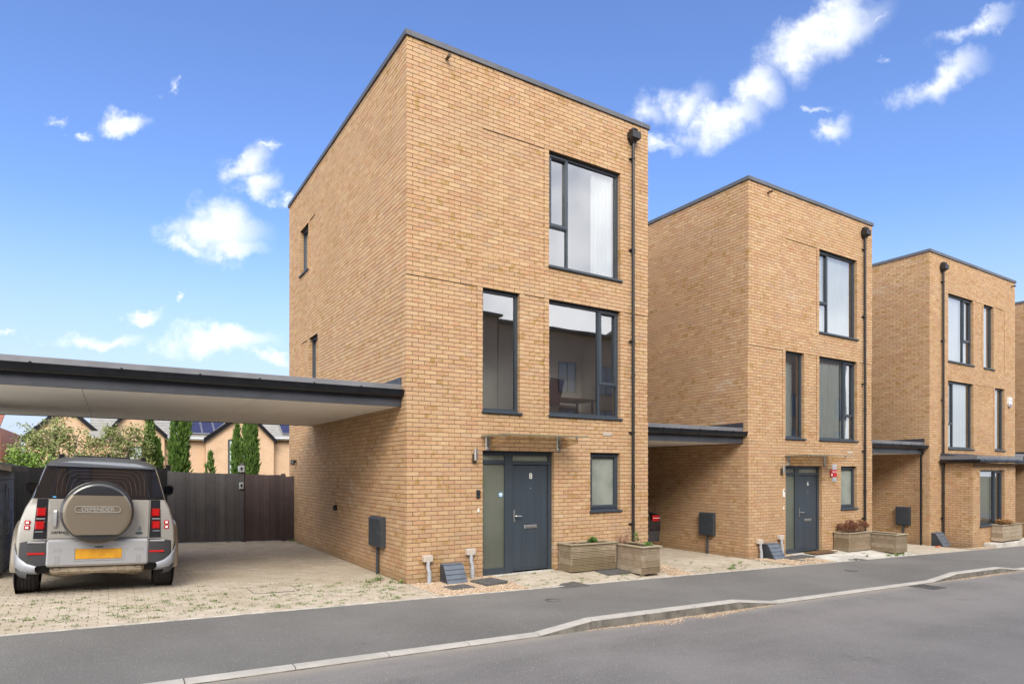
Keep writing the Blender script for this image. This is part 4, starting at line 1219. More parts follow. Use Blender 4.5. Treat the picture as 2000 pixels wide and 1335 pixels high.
M_FENCE = boards_mat('single'); M_GATE = island_mat('gate_board', [(0.098, 0.075, 0.077), (0.12, 0.092, 0.094), (0.088, 0.068, 0.07), (0.13, 0.10, 0.10)], 0.75, 0.35, 3.0, 'single', 0.35, 25)
M_FENCED = island_mat('fence_board_dark', [(0.012, 0.012, 0.013), (0.018, 0.017, 0.018), (0.010, 0.010, 0.011)], 0.8, 0.2, 3.0, 'single', 0.3, 25)


def fence(name, label, cat, x0, x1, y, zt0, zt1, m, bw=.125, group=None, post_ends=(True, True)):
    f = empty(name, (x0, y, gz(x0, 6))); tag(f, label, cat, group)
    n = max(1, round((x1 - x0) / bw)); rr = random.Random(int(abs(x0) * 100))
    for i in range(n):
        a, c = x0 + (x1 - x0) * i / n, x0 + (x1 - x0) * (i + 1) / n
        zt = zt0 + (zt1 - zt0) * (i + .5) / n + rr.uniform(-.004, .004); zb = gz((a + c) / 2, 6) + .02
        b = MB(); yy = (.0 if i % 2 else -.0065) + rr.uniform(-.0005, .0)
        lap = 0.0 if i % 2 == 0 else .014
        b.bbox(a - x0 + .0015 - lap, c - x0 - .0015 + lap, yy, (yy + .006) if not i % 2 else yy + .02, zb - f.location.z, zt - f.location.z, .003)
        b.build('board', m, f)
    for zr in (.35, 1.0, 1.6):
        b = MB(); b.box(0, x1 - x0, .024, .07, zr, zr + .09); b.build('rail', m, f)
    for x_, on in ((x0, post_ends[0]), (x1, post_ends[1])):
        if on:
            b = MB(); b.bbox(x_ - x0 - .05, x_ - x0 + .05, .03, .13, -.2, zt0 - f.location.z + .02, .006); b.build('post', m, f)
    return f


f = fence('timber_gate', 'wide weathered black board gate right of the beige car', 'gate', -2.95, -1.26, 7.72, 1.86, 1.80, M_FENCE, .115)
b = MB(); b.bbox(1.60, 1.69, -.035, -.011, .0, 2.05 - gz(-2, 6), .004); b.build('closing_stile', M_FENCE, f)
f = fence('timber_gate', 'narrow brownish board gate next to the house wall', 'gate', -1.25, -.26, 7.725, 1.79, 1.77, M_GATE, .125)
f = fence('fence_panel', 'narrow dark filler panel between gate and brick wall', 'fence', -.25, -.01, 7.70, 1.73, 1.73, M_GATE, .12)
fence('fence_panel', 'nearly black fence behind the car on the left', 'fence', -7.6, -2.98, 7.78, 2.01, 1.90, M_FENCED, .13)
# lock boxes on the gate
for z, lab, w in ((1.93, 'grey key safe on top of the gate post', .075), (1.50, 'small grey key safe below the gate top', .055)):
    k = empty('key_safe', (-1.33, 7.68, z)); tag(k, lab, 'key safe', 'key safes on the gate')
    b = MB(); b.bbox(-w, w, -.045, .0, -.085, .085, .012); b.build('case', M_GREYP, k)
    b = MB(); b.bbox(-.022, .022, -.052, -.044, -.03, .05, .004); b.build('dial', M_BLACK, k)

# ------------------------------------------------------------------ grey store box at the left edge
M_SHED = island_mat('shed_panel', [(0.50, 0.53, 0.58), (0.56, 0.58, 0.63), (0.46, 0.48, 0.53)], 0.6, 0.3, 9.0, 'single', 0.3, 30)
M_SHEDF = mat('shed_front', (0.40, 0.41, 0.37), 0.6, var=0.15, vscale=3)
M_CREAM = mat('cream_trim', (0.66, 0.61, 0.52), 0.6, var=0.1, vscale=4)
M_SHEDR = mat('shed_roof', (0.33, 0.28, 0.23), 0.8, var=0.25, vscale=6)
sh = empty('garden_store', (-6.3, 3.6, gz(-6.3, 3.6))); tag(sh, 'grey panelled garden store with cream corner post left of the car', 'store')
sx, sy0, sy1 = .62, -.85, 1.25
b = MB(); b.box(-.8, sx - .03, sy0 + .03, sy1, -.05, 1.70); b.build('carcass', M_SHEDF, sh)
rr = random.Random(3)
for r_ in range(9):
    z = r_ * .19; off = (r_ % 2) * .35; y = sy0 + .09 - off
    while y < sy1:
        a, c = max(y, sy0 + .09), min(y + .70, sy1)
        if c - a > .05:
            b = MB(); b.bbox(sx - .03, sx + rr.uniform(-.002, .003), a + .004, c - .004, z + .004, z + .186, .006); b.build('wall_panel', M_SHED, sh)
        y += .70
for k in range(7):
    b = MB(); b.bbox(-.8, sx - .1, sy0, sy0 + .03, k * .245 + .003, k * .245 + .242, .006); b.build('front_panel', M_SHEDF, sh)
b = MB(); b.bbox(sx - .09, sx + .012, sy0 - .012, sy0 + .085, -.05, 1.68, .008); b.build('corner_post', M_CREAM, sh)
b = MB(); b.bbox(sx + .003, sx + .02, .1, .16, .55, 1.45, .005); b.tube([(sx + .02, .13, .60), (sx + .05, .13, .62), (sx + .05, .13, 1.38), (sx + .02, .13, 1.40)], .01, 8); b.build('bar_handle', M_GREYP, sh)
b = MB(); b.prism([(-1.2, 2.10), (-1.2, 2.17), (sx + .2, 1.74), (sx + .2, 1.66)], sy0 - .12, sy1 + .1, 'y'); b.build('roof', M_SHEDR, sh)

# ------------------------------------------------------------------ planters
DECK = [(0.31, 0.235, 0.155), (0.40, 0.315, 0.225), (0.26, 0.19, 0.125), (0.46, 0.375, 0.28), (0.34, 0.255, 0.17)]
M_DECK = island_mat('deck_timber', DECK, 0.85, 0.45, 9.0, 'single', 0.3, 40, dirt=(0.19, 0.16, 0.08))
M_DECKTOP = island_mat('deck_capping', [(0.36, 0.30, 0.20), (0.30, 0.25, 0.17), (0.42, 0.35, 0.25)], 0.85, 0.4, 9.0, 'single', 0.3, 40)
M_SOIL = mat('soil', (0.06, 0.042, 0.028), 0.95, var=0.5, vscale=30, bump=0.8, bscale=40)


def grooved(b, L, h, t, n=9):
    """decking board lying along x, grooves on its -y face"""
    pts = [(t, 0)]
    pts += [(0, 0)]
    for i in range(n):
        z0, z1 = h * i / n, h * (i + 1) / n
        pts += [(0, z0 + (z1 - z0) * .04), (0, z0 + (z1 - z0) * .52), (.012, z0 + (z1 - z0) * .60), (.012, z1 - (z1 - z0) * .06)]
    pts += [(0, h), (t, h)]
    b.loft([[(x, y, z) for y, z in pts] for x in (0, L)], closed=True, cap0=True, cap1=True)
    return b


def planter(loc, rz, L, D, H, label, tilt=0.0, seed=0, plain=False):
    p = empty('planter', loc, (0, tilt, rz)); tag(p, label, 'planter', 'timber planters by the doors')
    rr = random.Random(seed)
    rows = 4; bh = H / rows
    for r_ in range(rows):
        z = .03 + r_ * bh
        for (o, l, ang) in (((0, 0), L, 0), ((L, D), L, math.pi), ((L, 0), D, math.pi / 2), ((0, D), D, -math.pi / 2)):
            b = MB(); t = .026
            ex = .026 if r_ % 2 else 0.0
            if ang in (math.pi / 2, -math.pi / 2): ex = .026 - ex
            if plain: b.bbox(ex, l - ex, rr.uniform(0, .002), t, 0.001, bh - .004, .003)
            else: grooved(b, l - 2 * ex, bh - .004, t, 4); b.v = [(q[0] + ex, q[1] + .002 + rr.uniform(0, .0), q[2]) for q in b.v]
            b.build('deck_board', M_DECK, p, loc=(o[0], o[1], z), rot=(0, 0, ang))
    for (x0, x1, y0, y1) in ((-.025, L + .025, -.025, .065), (-.025, L + .025, D - .065, D + .025), (-.025, .065, .065, D - .065), (L - .065, L + .025, .065, D - .065)):
        b = MB(); b.bbox(x0, x1, y0, y1, H + .03, H + .056, .005); b.build('capping', M_DECKTOP, p)
    for (x, y) in ((.05, .05), (L - .12, .05), (.05, D - .12), (L - .12, D - .12)):
        b = MB(); b.bbox(x, x + .07, y, y + .07, -.02, .03, .004); b.build('foot', M_DECK, p)
    b = MB(); n = 10
    for j in range(n + 1):
        for i in range(n + 1):
            b.v.append((.03 + (L - .06) * i / n, .03 + (D - .06) * j / n, H - .02 + .035 * noise.noise((i * .6, j * .6, seed))))
    for j in range(n):
        for i in range(n): b.f.append((j * (n + 1) + i, j * (n + 1) + i + 1, (j + 1) * (n + 1) + i + 1, (j + 1) * (n + 1) + i)); b.m.append(0)
    b.build('soil', M_SOIL, p)
    return p


def leafblade(b, p, d, L, w, bend=.3):
    p = Vector(p); d = Vector(d).normalized(); s = d.cross(Vector((0, 0, 1)))
    if s.length < .05: s = Vector((1, 0, 0))
    s.normalize(); n = s.cross(d)
    m = p + d * L * .5 + n * L * bend * .15; e = p + d * L - n * L * bend * .2
    k = len(b.v); b.v += [tuple(p), tuple(m - s * w), tuple(e), tuple(m + s * w)]; b.f.append((k, k + 1, k + 2, k + 3)); b.m.append(0)


def rdir(rr, up=.4):
    a = rr.uniform(0, 6.283); z = rr.uniform(up - .5, 1.0); h = math.sqrt(max(.02, 1 - min(1, z * z)))
    return (h * math.cos(a), h * math.sin(a), z)


M_LEAF_G = island_mat('herb_leaf', [(0.05, 0.13, 0.02), (0.08, 0.19, 0.03), (0.12, 0.24, 0.05)], 0.6, .1, 20, 'joined', 0)
M_LEAF_P = island_mat('pale_leaf', [(0.15, 0.25, 0.06), (0.21, 0.30, 0.09), (0.11, 0.20, 0.05)], 0.6, .1, 20, 'joined', 0)
M_TWIG_R = island_mat('dry_twig', [(0.22, 0.12, 0.075), (0.30, 0.17, 0.11), (0.16, 0.09, 0.06)], 0.8, .1, 20, 'joined', 0)
M_SED_R = island_mat('red_sedum', [(0.16, 0.05, 0.028), (0.24, 0.085, 0.045), (0.12, 0.045, 0.03), (0.30, 0.13, 0.07)], 0.8, .1, 20, 'joined', 0)
M_DRY_O = island_mat('orange_dry', [(0.42, 0.22, 0.075), (0.50, 0.29, 0.11), (0.34, 0.17, 0.06)], 0.8, .1, 20, 'joined', 0)


def plant_herb(loc, r, h, n, m, label, seed, name='herb_plant', w=.012, L=.04, cat='plant', group='plants in the planters'):
    rr = random.Random(seed); o = empty(name, loc); tag(o, label, cat, group); b = MB(); s = MB()
    for _ in range(n):
        d = rdir(rr, .5); q = rr.random() ** .5
        p = (d[0] * r * q, d[1] * r * q, h * (.25 + .75 * abs(d[2]) * rr.uniform(.5, 1)))
        leafblade(b, p, rdir(rr, .3), rr.uniform(.6, 1.3) * L, w * rr.uniform(.7, 1.3))
    for _ in range(8):
        a = rr.uniform(0, 6.28); s.tube([(0, 0, -.03), (r * .5 * math.cos(a), r * .5 * math.sin(a), h * .6)], [.004, .002], 5)
    b.build('leaves', m, o); s.build('stems', M_TWIG_R, o)


def plant_stems(loc, r, h, n, m, label, seed, heads=None, name='dry_plant', group='plants in the planters', headn=14, hr=.03):
    rr = random.Random(seed); o = empty(name, loc); tag(o, label, 'plant', group); s = MB(); b = MB()
    for _ in range(n):
        a = rr.uniform(0, 6.28); q = r * math.sqrt(rr.random()); x, y = q * math.cos(a), q * math.sin(a); hh = h * rr.uniform(.55, 1.0)
        tip = (x * 1.5 + rr.uniform(-.02, .02), y * 1.5 + rr.uniform(-.02, .02), hh)
        s.tube([(x * .6, y * .6, -.03), (x, y, hh * .5), tip], [.004, .003, .0015], 5)
        for _ in range(headn if heads else 2):
            dd = rdir(rr, .4); leafblade(b, (tip[0] + dd[0] * hr * .4, tip[1] + dd[1] * hr * .4, tip[2] - rr.uniform(0, .06) * (1 if heads else 2)), dd, hr * rr.uniform(.6, 1.2), .008)
    s.build('stems', M_TWIG_R, o); b.build('flower_heads' if heads else 'leaves', heads or m, o)


pA = planter((3.10, -.45, -.035), 0, 1.12, .40, .49, 'ridged timber planter against the wall right of door 8', 0.012, 1)
pB = planter((4.25, -1.14, -.085), 0, .47, 1.10, .49, 'ridged timber planter standing out toward the footway by door 8', 0.01, 2)
plant_herb((3.74, -.30, .47), .10, .13, 420, M_LEAF_G, 'small round bushy green herb in the planter right of door 8', 3)
plant_stems((4.36, -.42, .42), .12, .24, 40, M_TWIG_R, 'dry brown stalks in the outstanding planter by door 8', 4)
plant_stems((4.42, -.55, .42), .02, .40, 3, M_TWIG_R, 'single tall dry seed head in the planter by door 8', 14, heads=M_TWIG_R, headn=10, hr=.05)
plant_herb((4.56, -.66, .44), .05, .24, 60, M_LEAF_P, 'upright leafy weed in the middle of the outstanding planter', 5, w=.014, L=.06)
plant_herb((4.52, -1.0, .43), .10, .10, 200, M_LEAF_P, 'low pale green weed at the street end of the planter', 6)
plant_herb((3.35, -.28, .46), .10, .05, 70, M_TWIG_R, 'low withered brown plant in the planter right of door 8', 7)
# second house
planter((12.36, -.46, -.285), 0, 1.05, .42, .46, 'greyed plain timber planter right of the second door', 0.0, 3)
planter((13.45, -1.12, -.325), 0, .55, 1.10, .46, 'ridged planter standing out beside the second door', 0.0, 4)
plant_stems((12.62, -.26, .17), .15, .30, 60, M_SED_R, 'reddish brown dried flowers left of pair in second planter', 8, heads=M_SED_R, headn=16, hr=.05)
plant_stems((13.12, -.26, .17), .18, .36, 70, M_SED_R, 'larger reddish brown dried flowers nearest the downpipe in second planter', 9, heads=M_SED_R, headn=16, hr=.05)
# third house
planter((19.75, -1.20, -.395), 0, 1.5, .32, .50, 'broad grey timber planter before the bay of the third house', 0.0, 5, plain=True)
plant_stems((20.25, -1.04, .07), .15, .24, 110, M_DRY_O, 'orange dried flowers in the planter of the third house', 10, heads=M_DRY_O, headn=12, hr=.05)


# ------------------------------------------------------------------ slatted ground vents
M_SLATBOX = mat('slat_grey', (0.105, 0.125, 0.155), 0.55, var=0.12, vscale=6)


def slat_box(loc, label, s=1.0):
    o = empty('slatted_cover', loc); o.scale = (s, s, s); tag(o, label, 'vent cover', 'slatted vent covers on the ground')
    W, D, Hh = .36, .30, .30; top = .13
    for x in (0, W - .02):
        b = MB(); b.prism([(0, 0), (D, 0), (D, Hh), (D - top, Hh)], x, x + .02, 'x'); b.build('side_panel', M_METER, o)
    n = 4
    for i in range(n):
        t0, t1 = i / n, (i + 1) / n; y0, z0 = (D - top) * t0, Hh * t0; y1, z1 = (D - top) * t1, Hh * t1
        b = MB(); b.loft([[(x, y0 - .022, z0 + .006), (x, y0 + .0, z0), (x, y1 + .004, z1 - .002), (x, y1 - .008, z1 + .002)] for x in (-.006, W + .006)], closed=True, cap0=True, cap1=True); b.build('slat', M_SLATBOX, o)
    b = MB(); b.bbox(-.008, W + .008, D - top - .016, D, Hh, Hh + .018, .005); b.build('lid', M_SLATBOX, o)
    return o


slat_box((.585, -.36, -.015), 'grey slatted cover box on the gravel left of door 8', 1.0)
slat_box((9.32, -.37, -.255), 'grey slatted cover box left of the second front door', 1.15)
slat_box((17.80, -.34, gz(18, 0) + .0), 'dark slatted cover box at the foot of the third house downpipe', 1.3)


# ------------------------------------------------------------------ inspection covers
def cover_sq(loc, rz, w, d, label, t=.03, dish=True, thick=.06):
    o = empty('inspection_cover', loc, (0, 0, rz)); tag(o, label, 'cover', 'inspection covers')
    b = MB(); b.bbox(-w / 2, w / 2, -d / 2, d / 2, -thick, 0, .008); b.build('frame', M_COVER, o)
    b = MB(); b.lathe([(min(w, d) * .36, .001), (min(w, d) * .34, .008), (min(w, d) * .1, .010), (.001, .010)], (0, 0, 0), 'z', 28, caps=False); b.build('lid', M_COVER, o, smooth=True)


cover_sq((1.26, -.56, .03), R(8), .46, .46, 'black square drain cover lying on the gravel by door 8')
cover_sq((.62, -.68, .004), R(4), .44, .34, 'half buried drain cover in the gravel before the slatted box', thick=.03)
cover_sq((2.45, -1.24, -.058), R(2), .58, .44, 'grey drain cover at the footway edge before door 8')
cover_sq((3.95, -.62, -.028), R(0), .56, .42, 'dark drain cover beside the planters of house 8')
cover_sq((10.15, -.42, -.23), R(3), 1.0, .36, 'long black drain cover before the second door', thick=.05)
cover_sq((9.75, -.75, -.255), R(3), .8, .34, 'flat dark drain cover in front of the second slatted box')
cover_sq((11.2, -1.2, -.30), R(0), .8, .3, 'grey drain cover at the footway edge by the second house')


def round_cover(loc, r, label):
    o = empty('stopcock_cover', loc, (0, math.atan(SL), 0)); tag(o, label, 'cover', 'round covers in the footway')
    b = MB(); b.lathe([(r, .003), (r * .86, .004), (r * .85, -.012)], (0, 0, 0), 'z', 28, caps=False); b.build('rim', M_COVER, o)
    b = MB(); b.lathe([(r * .85, -.012), (.001, -.010)], (0, 0, 0), 'z', 28, caps=False); b.build('lid', M_CONC, o)


round_cover((1.36, -2.27, gz(1.36, -2.27) + kerb_h(1.36) * ss(-1.9, -3.725, -2.27) + .004), .115, 'small round cover in the footway before the gravel bed')
round_cover((9.2, -2.3, gz(9.2, -2.3) + .004), .13, 'small round cover in the footway before the second house')
# recessed drain tray in the driveway
o = empty('inspection_cover', (-2.07, .34, gz(-2.07, .34) + .003), (0, math.atan(.034), R(1.5))); tag(o, 'paver filled recessed cover with dark rim in the driveway', 'cover', 'inspection covers')
b = MB()
for (x0, x1, y0, y1) in ((-.33, .33, -.30, -.293), (-.33, .33, .293, .30), (-.33, -.323, -.293, .293), (.323, .33, -.293, .293)): b.box(x0, x1, y0, y1, -.02, .002)
b.build('rim', M_COVER, o)
# road gully
o = empty('road_gully', (8.6, -4.08, gz(8.6, -2) - ROAD_DROP + .004), (0, math.atan(SL), 0)); tag(o, 'dark iron gully grate in the road by the far kerb', 'grate')
b = MB(); 
for (x0, x1, y0, y1) in ((-.26, .26, -.21, -.18), (-.26, .26, .18, .21), (-.26, -.23, -.18, .18), (.23, .26, -.18, .18)): b.box(x0, x1, y0, y1, -.05, .004)
b.build('frame', M_COVER, o)
for i in range(7):
    b = MB(); b.box(-.22 + i * .066, -.185 + i * .066, -.18, .18, -.05, .002); b.build('bar', M_COVER, o)
b = MB(); b.face([(-.25, -.2, -.002), (.25, -.2, -.002), (.25, .2, -.002), (-.25, .2, -.002)]); b.build('pit_dark', M_BLACK, o)  # flat black sheet paints the dark depth under the bars
# doormat at the second house
M_MAT = mat('coir', (0.16, 0.085, 0.035), 0.95, var=0.3, vscale=40, bump=0.8, bscale=120)
b = MB(); b.bbox(10.95, 11.9, -.42, -.06, -.235, -.215, .006); o = b.build('doormat', M_MAT); tag(o, 'brown coir doormat before the second front door', 'doormat')
M_ORANGE = mat('orange_plastic', (0.62, 0.14, 0.035), 0.5)
b = MB(); b.bbox(0, .32, 0, .07, 0, .025, .006); o = b.build('orange_strip', M_ORANGE, loc=(17.25, -.42, gz(17.3, -.4) + .004), rot=(0, 0, R(6))); tag(o, 'small orange plastic strip lying before the third house', 'litter')

# ------------------------------------------------------------------ weeds in the joints (nobody could count them)
def weeds():
    rr = random.Random(21); b = MB()
    def tuft(x, y, h, n, spread=.05):
        z = surf(x, y)
        for _ in range(n):
            a = rr.uniform(0, 6.28); d = (math.cos(a) * rr.uniform(.3, 1.2), math.sin(a) * rr.uniform(.3, 1.2), rr.uniform(.4, 1.3))
            leafblade(b, (x + rr.gauss(0, spread * .5), y + rr.gauss(0, spread * .25), z - .002), d, h * rr.uniform(.5, 1.2), .004 + h * .05, 1.0)
    for _ in range(430):                 # small joints across the drive front
        x = rr.uniform(-6.2, -.1); y = rr.uniform(-1.2, 1.1)
        if rr.random() > .3 + .7 * ss(1.1, -.6, y): continue
        if y > 0.75 and -5.4 < x < -3.2 and rr.random() > .3: continue
        y = round((y + 1.248) / .106) * .106 - 1.251
        tuft(x, y, rr.uniform(.018, .045), rr.randint(5, 15), .07)
    for (x, y, h, n) in ((-.5, .35, .09, 22), (-.32, .5, .11, 26), (-.2, .2, .06, 16), (-.62, .15, .06, 14), (-.08, .08, .09, 22), (-.75, -.05, .05, 14), (-5.35, -.35, .05, 26), (-4.0, -.35, .04, 26), (-3.55, -.05, .03, 24), (-4.72, -.05, .04, 18),
                         (-1.65, .45, .05, 22), (-1.2, .2, .05, 16), (-1.5, -.1, .04, 16), (-.05, .5, .05, 12), (-.06, 1.1, .04, 12), (-.06, 6.8, .07, 20), (-.1, 7.6, .08, 24), (-.8, 7.65, .04, 20), (-1.6, 7.68, .06, 20), (-2.3, 7.7, .04, 14), (-.3, -.6, .03, 10)):
        tuft(x, y, h, n, .08)
    for _ in range(75):
        x = rr.uniform(1.72, 4.9); y = rr.uniform(-1.2, -.08)
        if y > -.5 and x > 3.0: continue
        if 4.2 < x < 4.75: continue
        tuft(x, y, rr.uniform(.015, .05), rr.randint(5, 14), .06)
    for _ in range(90):
        x = rr.uniform(5.65, 8.8); y = rr.uniform(-1.2, .6)
        if rr.random() > ss(1.2, -.8, y): continue
        tuft(x, y, rr.uniform(.015, .05), rr.randint(4, 12), .06)
    for (x, y, h, n) in ((6.9, -1.05, .10, 30), (7.4, -.7, .07, 18), (8.0, -.4, .06, 18), (8.5, -.9, .07, 14), (12.2, -1.0, .08, 18), (13.0, -1.15, .10, 22), (12.6, -.7, .05, 14), (13.3, -1.2, .14, 24), (11.0, -.2, .06, 14), (11.7, -.9, .05, 10), (13.9, -1.2, .06, 12), (13.6, -1.2, .09, 18)):
        tuft(x, y, h, n, .09)
    o = b.build('weeds', M_GRASS); tag(o, 'green weeds growing in the paving joints', 'weeds', kind='stuff')


weeds()

# ------------------------------------------------------------------ chair behind the first floor window
M_LEATHER = mat('brown_leather', (0.085, 0.035, 0.022), 0.35)
ch = empty('office_chair', (3.45, .95, 2.75), (0, 0, R(200))); tag(ch, 'brown leather chair with chrome frame behind the first floor window', 'chair')
b = MB(); b.loft([[(-.24, y, z), (.24, y, z), (.24, y + .0, z + .04), (-.24, y, z + .04)] for y, z in ((-.24, .46), (-.05, .44), (.18, .46), (.24, .5))], closed=True, cap0=True, cap1=True); b.build('seat', M_LEATHER, ch)
b = MB(); b.loft([[(-.23, y, z), (.23, y, z), (.23, y + .04, z), (-.23, y + .04, z)] for y, z in ((.22, .52), (.26, .7), (.31, .92), (.34, 1.02))], closed=True, cap0=True, cap1=True); b.build('backrest', M_LEATHER, ch)
for s in (-1, 1):
    b = MB(); b.tube([(s * .26, .30, .95), (s * .26, .24, .55), (s * .26, .2, .46), (s * .26, -.2, .44), (s * .26, -.26, .5), (s * .26, -.24, .66), (s * .26, .22, .70)], .013, 8); b.build('side_frame', M_CHROME, ch, smooth=True)
b = MB(); b.tube([(0, 0, .44), (0, 0, .12)], .03, 10); b.build('column', M_CHROME, ch, smooth=True)
for k in range(5):
    a = k * 1.2566; b = MB(); b.tube([(0, 0, .12), (.3 * math.cos(a), .3 * math.sin(a), .06)], [.022, .014], 8); b.build('leg', M_CHROME, ch); 
M_DESK = mat('desk_wood', (0.20, 0.10, 0.045), 0.4, var=.2, vscale=3, stretch=(1, 8, 1))
dk = empty('desk', (4.35, 1.55, 2.75)); tag(dk, 'wooden desk by the chair behind the first floor window', 'desk')
b = MB(); b.bbox(-.75, .75, -.35, .35, .70, .74, .006); b.build('desk_top', M_DESK, dk)
for x in (-.7, .66): 
    for y in (-.3, .26):
        b = MB(); b.box(x, x + .04, y, y + .04, 0, .70); b.build('leg', M_BLACK, dk)

# ------------------------------------------------------------------ terrace across the street (mirrored in the panes)
RB = far_brick('red_brown_brick', (0.52, 0.36, 0.25), (0.46, 0.31, 0.21), (0.44, 0.37, 0.29))
M_TILE = mat('roof_tile', (0.115, 0.105, 0.10), 0.8, var=.25, vscale=3)
M_WFR = mat('white_frame', (0.62, 0.63, 0.64), 0.4)
M_DARKGL = mat('dark_pane', (0.20, 0.23, 0.29), 0.08, spec=0.8)
for k, (x0, w, lab) in enumerate(((-17, 10.5, 'brown brick terrace house across the street, left end'), (-6.45, 9.0, 'brown brick terrace house across the street, facing the car'), (2.6, 9.5, 'brown brick terrace house across the street, facing door 8'), (12.2, 12.0, 'brown brick terrace house across the street, right of door 8'), (27.0, 16.0, 'tall brown brick block at the right end across the street'))):
    Y = -17.0; t = empty('terrace_house', (x0, Y, gz(x0, 0))); tag(t, lab, 'house', 'terrace houses across the street')
    He = (9.6, 9.6, 9.6, 9.6, 12.5)[k]
    b = MB(); b.prism([(0, -1.5), (0, He), (w, He), (w, -1.5)], -9, 0, 'y'); b.build('walls', RB, t)
    b = MB(); b.prism([(-9.4, He - .05), (.4, He - .05), (.4, He + .08), (-4.5, He + 1.3), (-9.4, He + .08)], -.1, w + .1, 'x'); b.build('roof', M_TILE, t)
    x = 1.0
    while x < w - 1.2:
        for z, h in ((1.0, 1.2), (3.8, 1.75), (6.4, 1.6)):
            f_ = MB(); ww = 1.15 if int(x * 3 + z) % 3 else .8
            f_.box(x, x + ww, 0.002, .03, z, z + .06); f_.box(x, x + ww, .002, .03, z + h - .06, z + h); f_.box(x, x + .06, .002, .03, z + .06, z + h - .06); f_.box(x + ww - .06, x + ww, .002, .03, z + .06, z + h - .06)
            f_.box(x + ww * .5 - .025, x + ww * .5 + .025, .002, .03, z + .06, z + h - .06); f_.box(x + .06, x + ww - .06, .002, .028, z + h * .45, z + h * .45 + .05)
            wd = f_.build('window', M_FRAME, t); g_ = MB(); g_.face([(x + .05, .004, z + .05), (x + ww - .05, .004, z + .05), (x + ww - .05, .004, z + h - .05), (x + .05, .004, z + h - .05)]); g_.build('pane', M_DARKGL, wd)
        x += 2.7
    b = MB(); b.box(w * .45, w * .45 + 1.0, .002, .05, -.1, 2.1); b.build('door', M_DOOR, t)

# ------------------------------------------------------------------ houses behind the fence
TAN_FAR = far_brick('tan_brick_far', (0.60, 0.395, 0.245), (0.55, 0.355, 0.215), (0.55, 0.43, 0.32))
RED_FAR = far_brick('red_brick_far', (0.52, 0.23, 0.155), (0.46, 0.19, 0.125), (0.50, 0.36, 0.29))
M_SLATE = mat('grey_tile', (0.29, 0.28, 0.265), 0.8, var=.15, vscale=5)
M_REDTILE = mat('red_tile', (0.30, 0.11, 0.075), 0.85, var=.2, vscale=6)
M_SOLAR = mat('solar_cell', (0.035, 0.035, 0.075), 0.12, var=.1, vscale=3, spec=0.9)
M_ALU = mat('aluminium', (0.62, 0.63, 0.65), 0.35, .7)


def gable(name, label, x0, x1, y, ze, za, xa, depth, wallm, group, windows=(), zb=-.4):
    """gabled volume: front wall at y, eaves ze, apex (xa, za)"""
    h = empty(name, ((x0 + x1) / 2, y, zb)); tag(h, label, 'house', group); ox, oy, oz = h.location
    def B(b, n, m, par=None, **k):
        b.v = [(p[0] - ox, p[1] - oy, p[2] - oz) for p in b.v]; return b.build(n, m, par or h, **k)
    b = MB(); b.prism([(x0, zb), (x0, ze), (xa, za), (x1, ze), (x1, zb)], y, y + depth, 'y'); B(b, 'wall', wallm)
    t = .16
    for (xs_, xe, zs_, zee) in ((x0 - .12, xa, ze - .09, za), (x1 + .12, xa, ze - .09, za)):
        b = MB(); b.prism([(xs_, zs_ + .004), (xe, zee + .004), (xe, zee + t), (xs_, zs_ + t)], y - .10, y + depth, 'y'); r = B(b, 'roof', M_SLATE)
        b = MB(); b.prism([(xs_, zs_ - .06), (xe, zee - .06), (xe, zee + t + .02), (xs_, zs_ + t + .02)], y - .16, y - .101, 'y'); B(b, 'verge', M_GUTTER, r)
    for (wx0, wx1, wz0, wz1) in windows:
        b = MB(); fw = .07
        b.box(wx0, wx1, y - .03, y - .002, wz0, wz0 + fw); b.box(wx0, wx1, y - .03, y - .002, wz1 - fw, wz1); b.box(wx0, wx0 + fw, y - .03, y - .002, wz0 + fw, wz1 - fw); b.box(wx1 - fw, wx1, y - .03, y - .002, wz0 + fw, wz1 - fw)
        w = B(b, 'window', M_FRAME)
        b = MB(); b.face([(wx0 + .05, y - .012, wz0 + .05), (wx1 - .05, y - .012, wz0 + .05), (wx1 - .05, y - .012, wz1 - .05), (wx0 + .05, y - .012, wz1 - .05)]); B(b, 'pane', M_FARGL, w)
    return h


M_FARGL = mat('far_pane', (0.46, 0.53, 0.52), 0.1, spec=0.8)
YB = 24.0
gable('gabled_house', 'tan brick gable with window left of the solar roof, behind the narrow cypresses', -4.3, -2.05, YB, 3.46, 4.75, -3.35, 9, TAN_FAR, 'tan brick houses behind the fence', [(-3.55, -2.75, 1.9, 3.0)])
gable('gabled_house', 'tan brick gable in the middle behind the fence, with tall window', -.28, 2.86, YB, 3.36, 4.78, 1.52, 9, TAN_FAR, 'tan brick houses behind the fence', [(.70, 1.82, 1.2, 3.42)])
gable('gabled_house', 'low tan brick gable mostly behind the birch crown', -7.35, -4.4, YB + 1, 3.25, 4.75, -5.9, 9, TAN_FAR, 'tan brick houses behind the fence', [(-5.6, -4.9, 1.5, 2.6)])


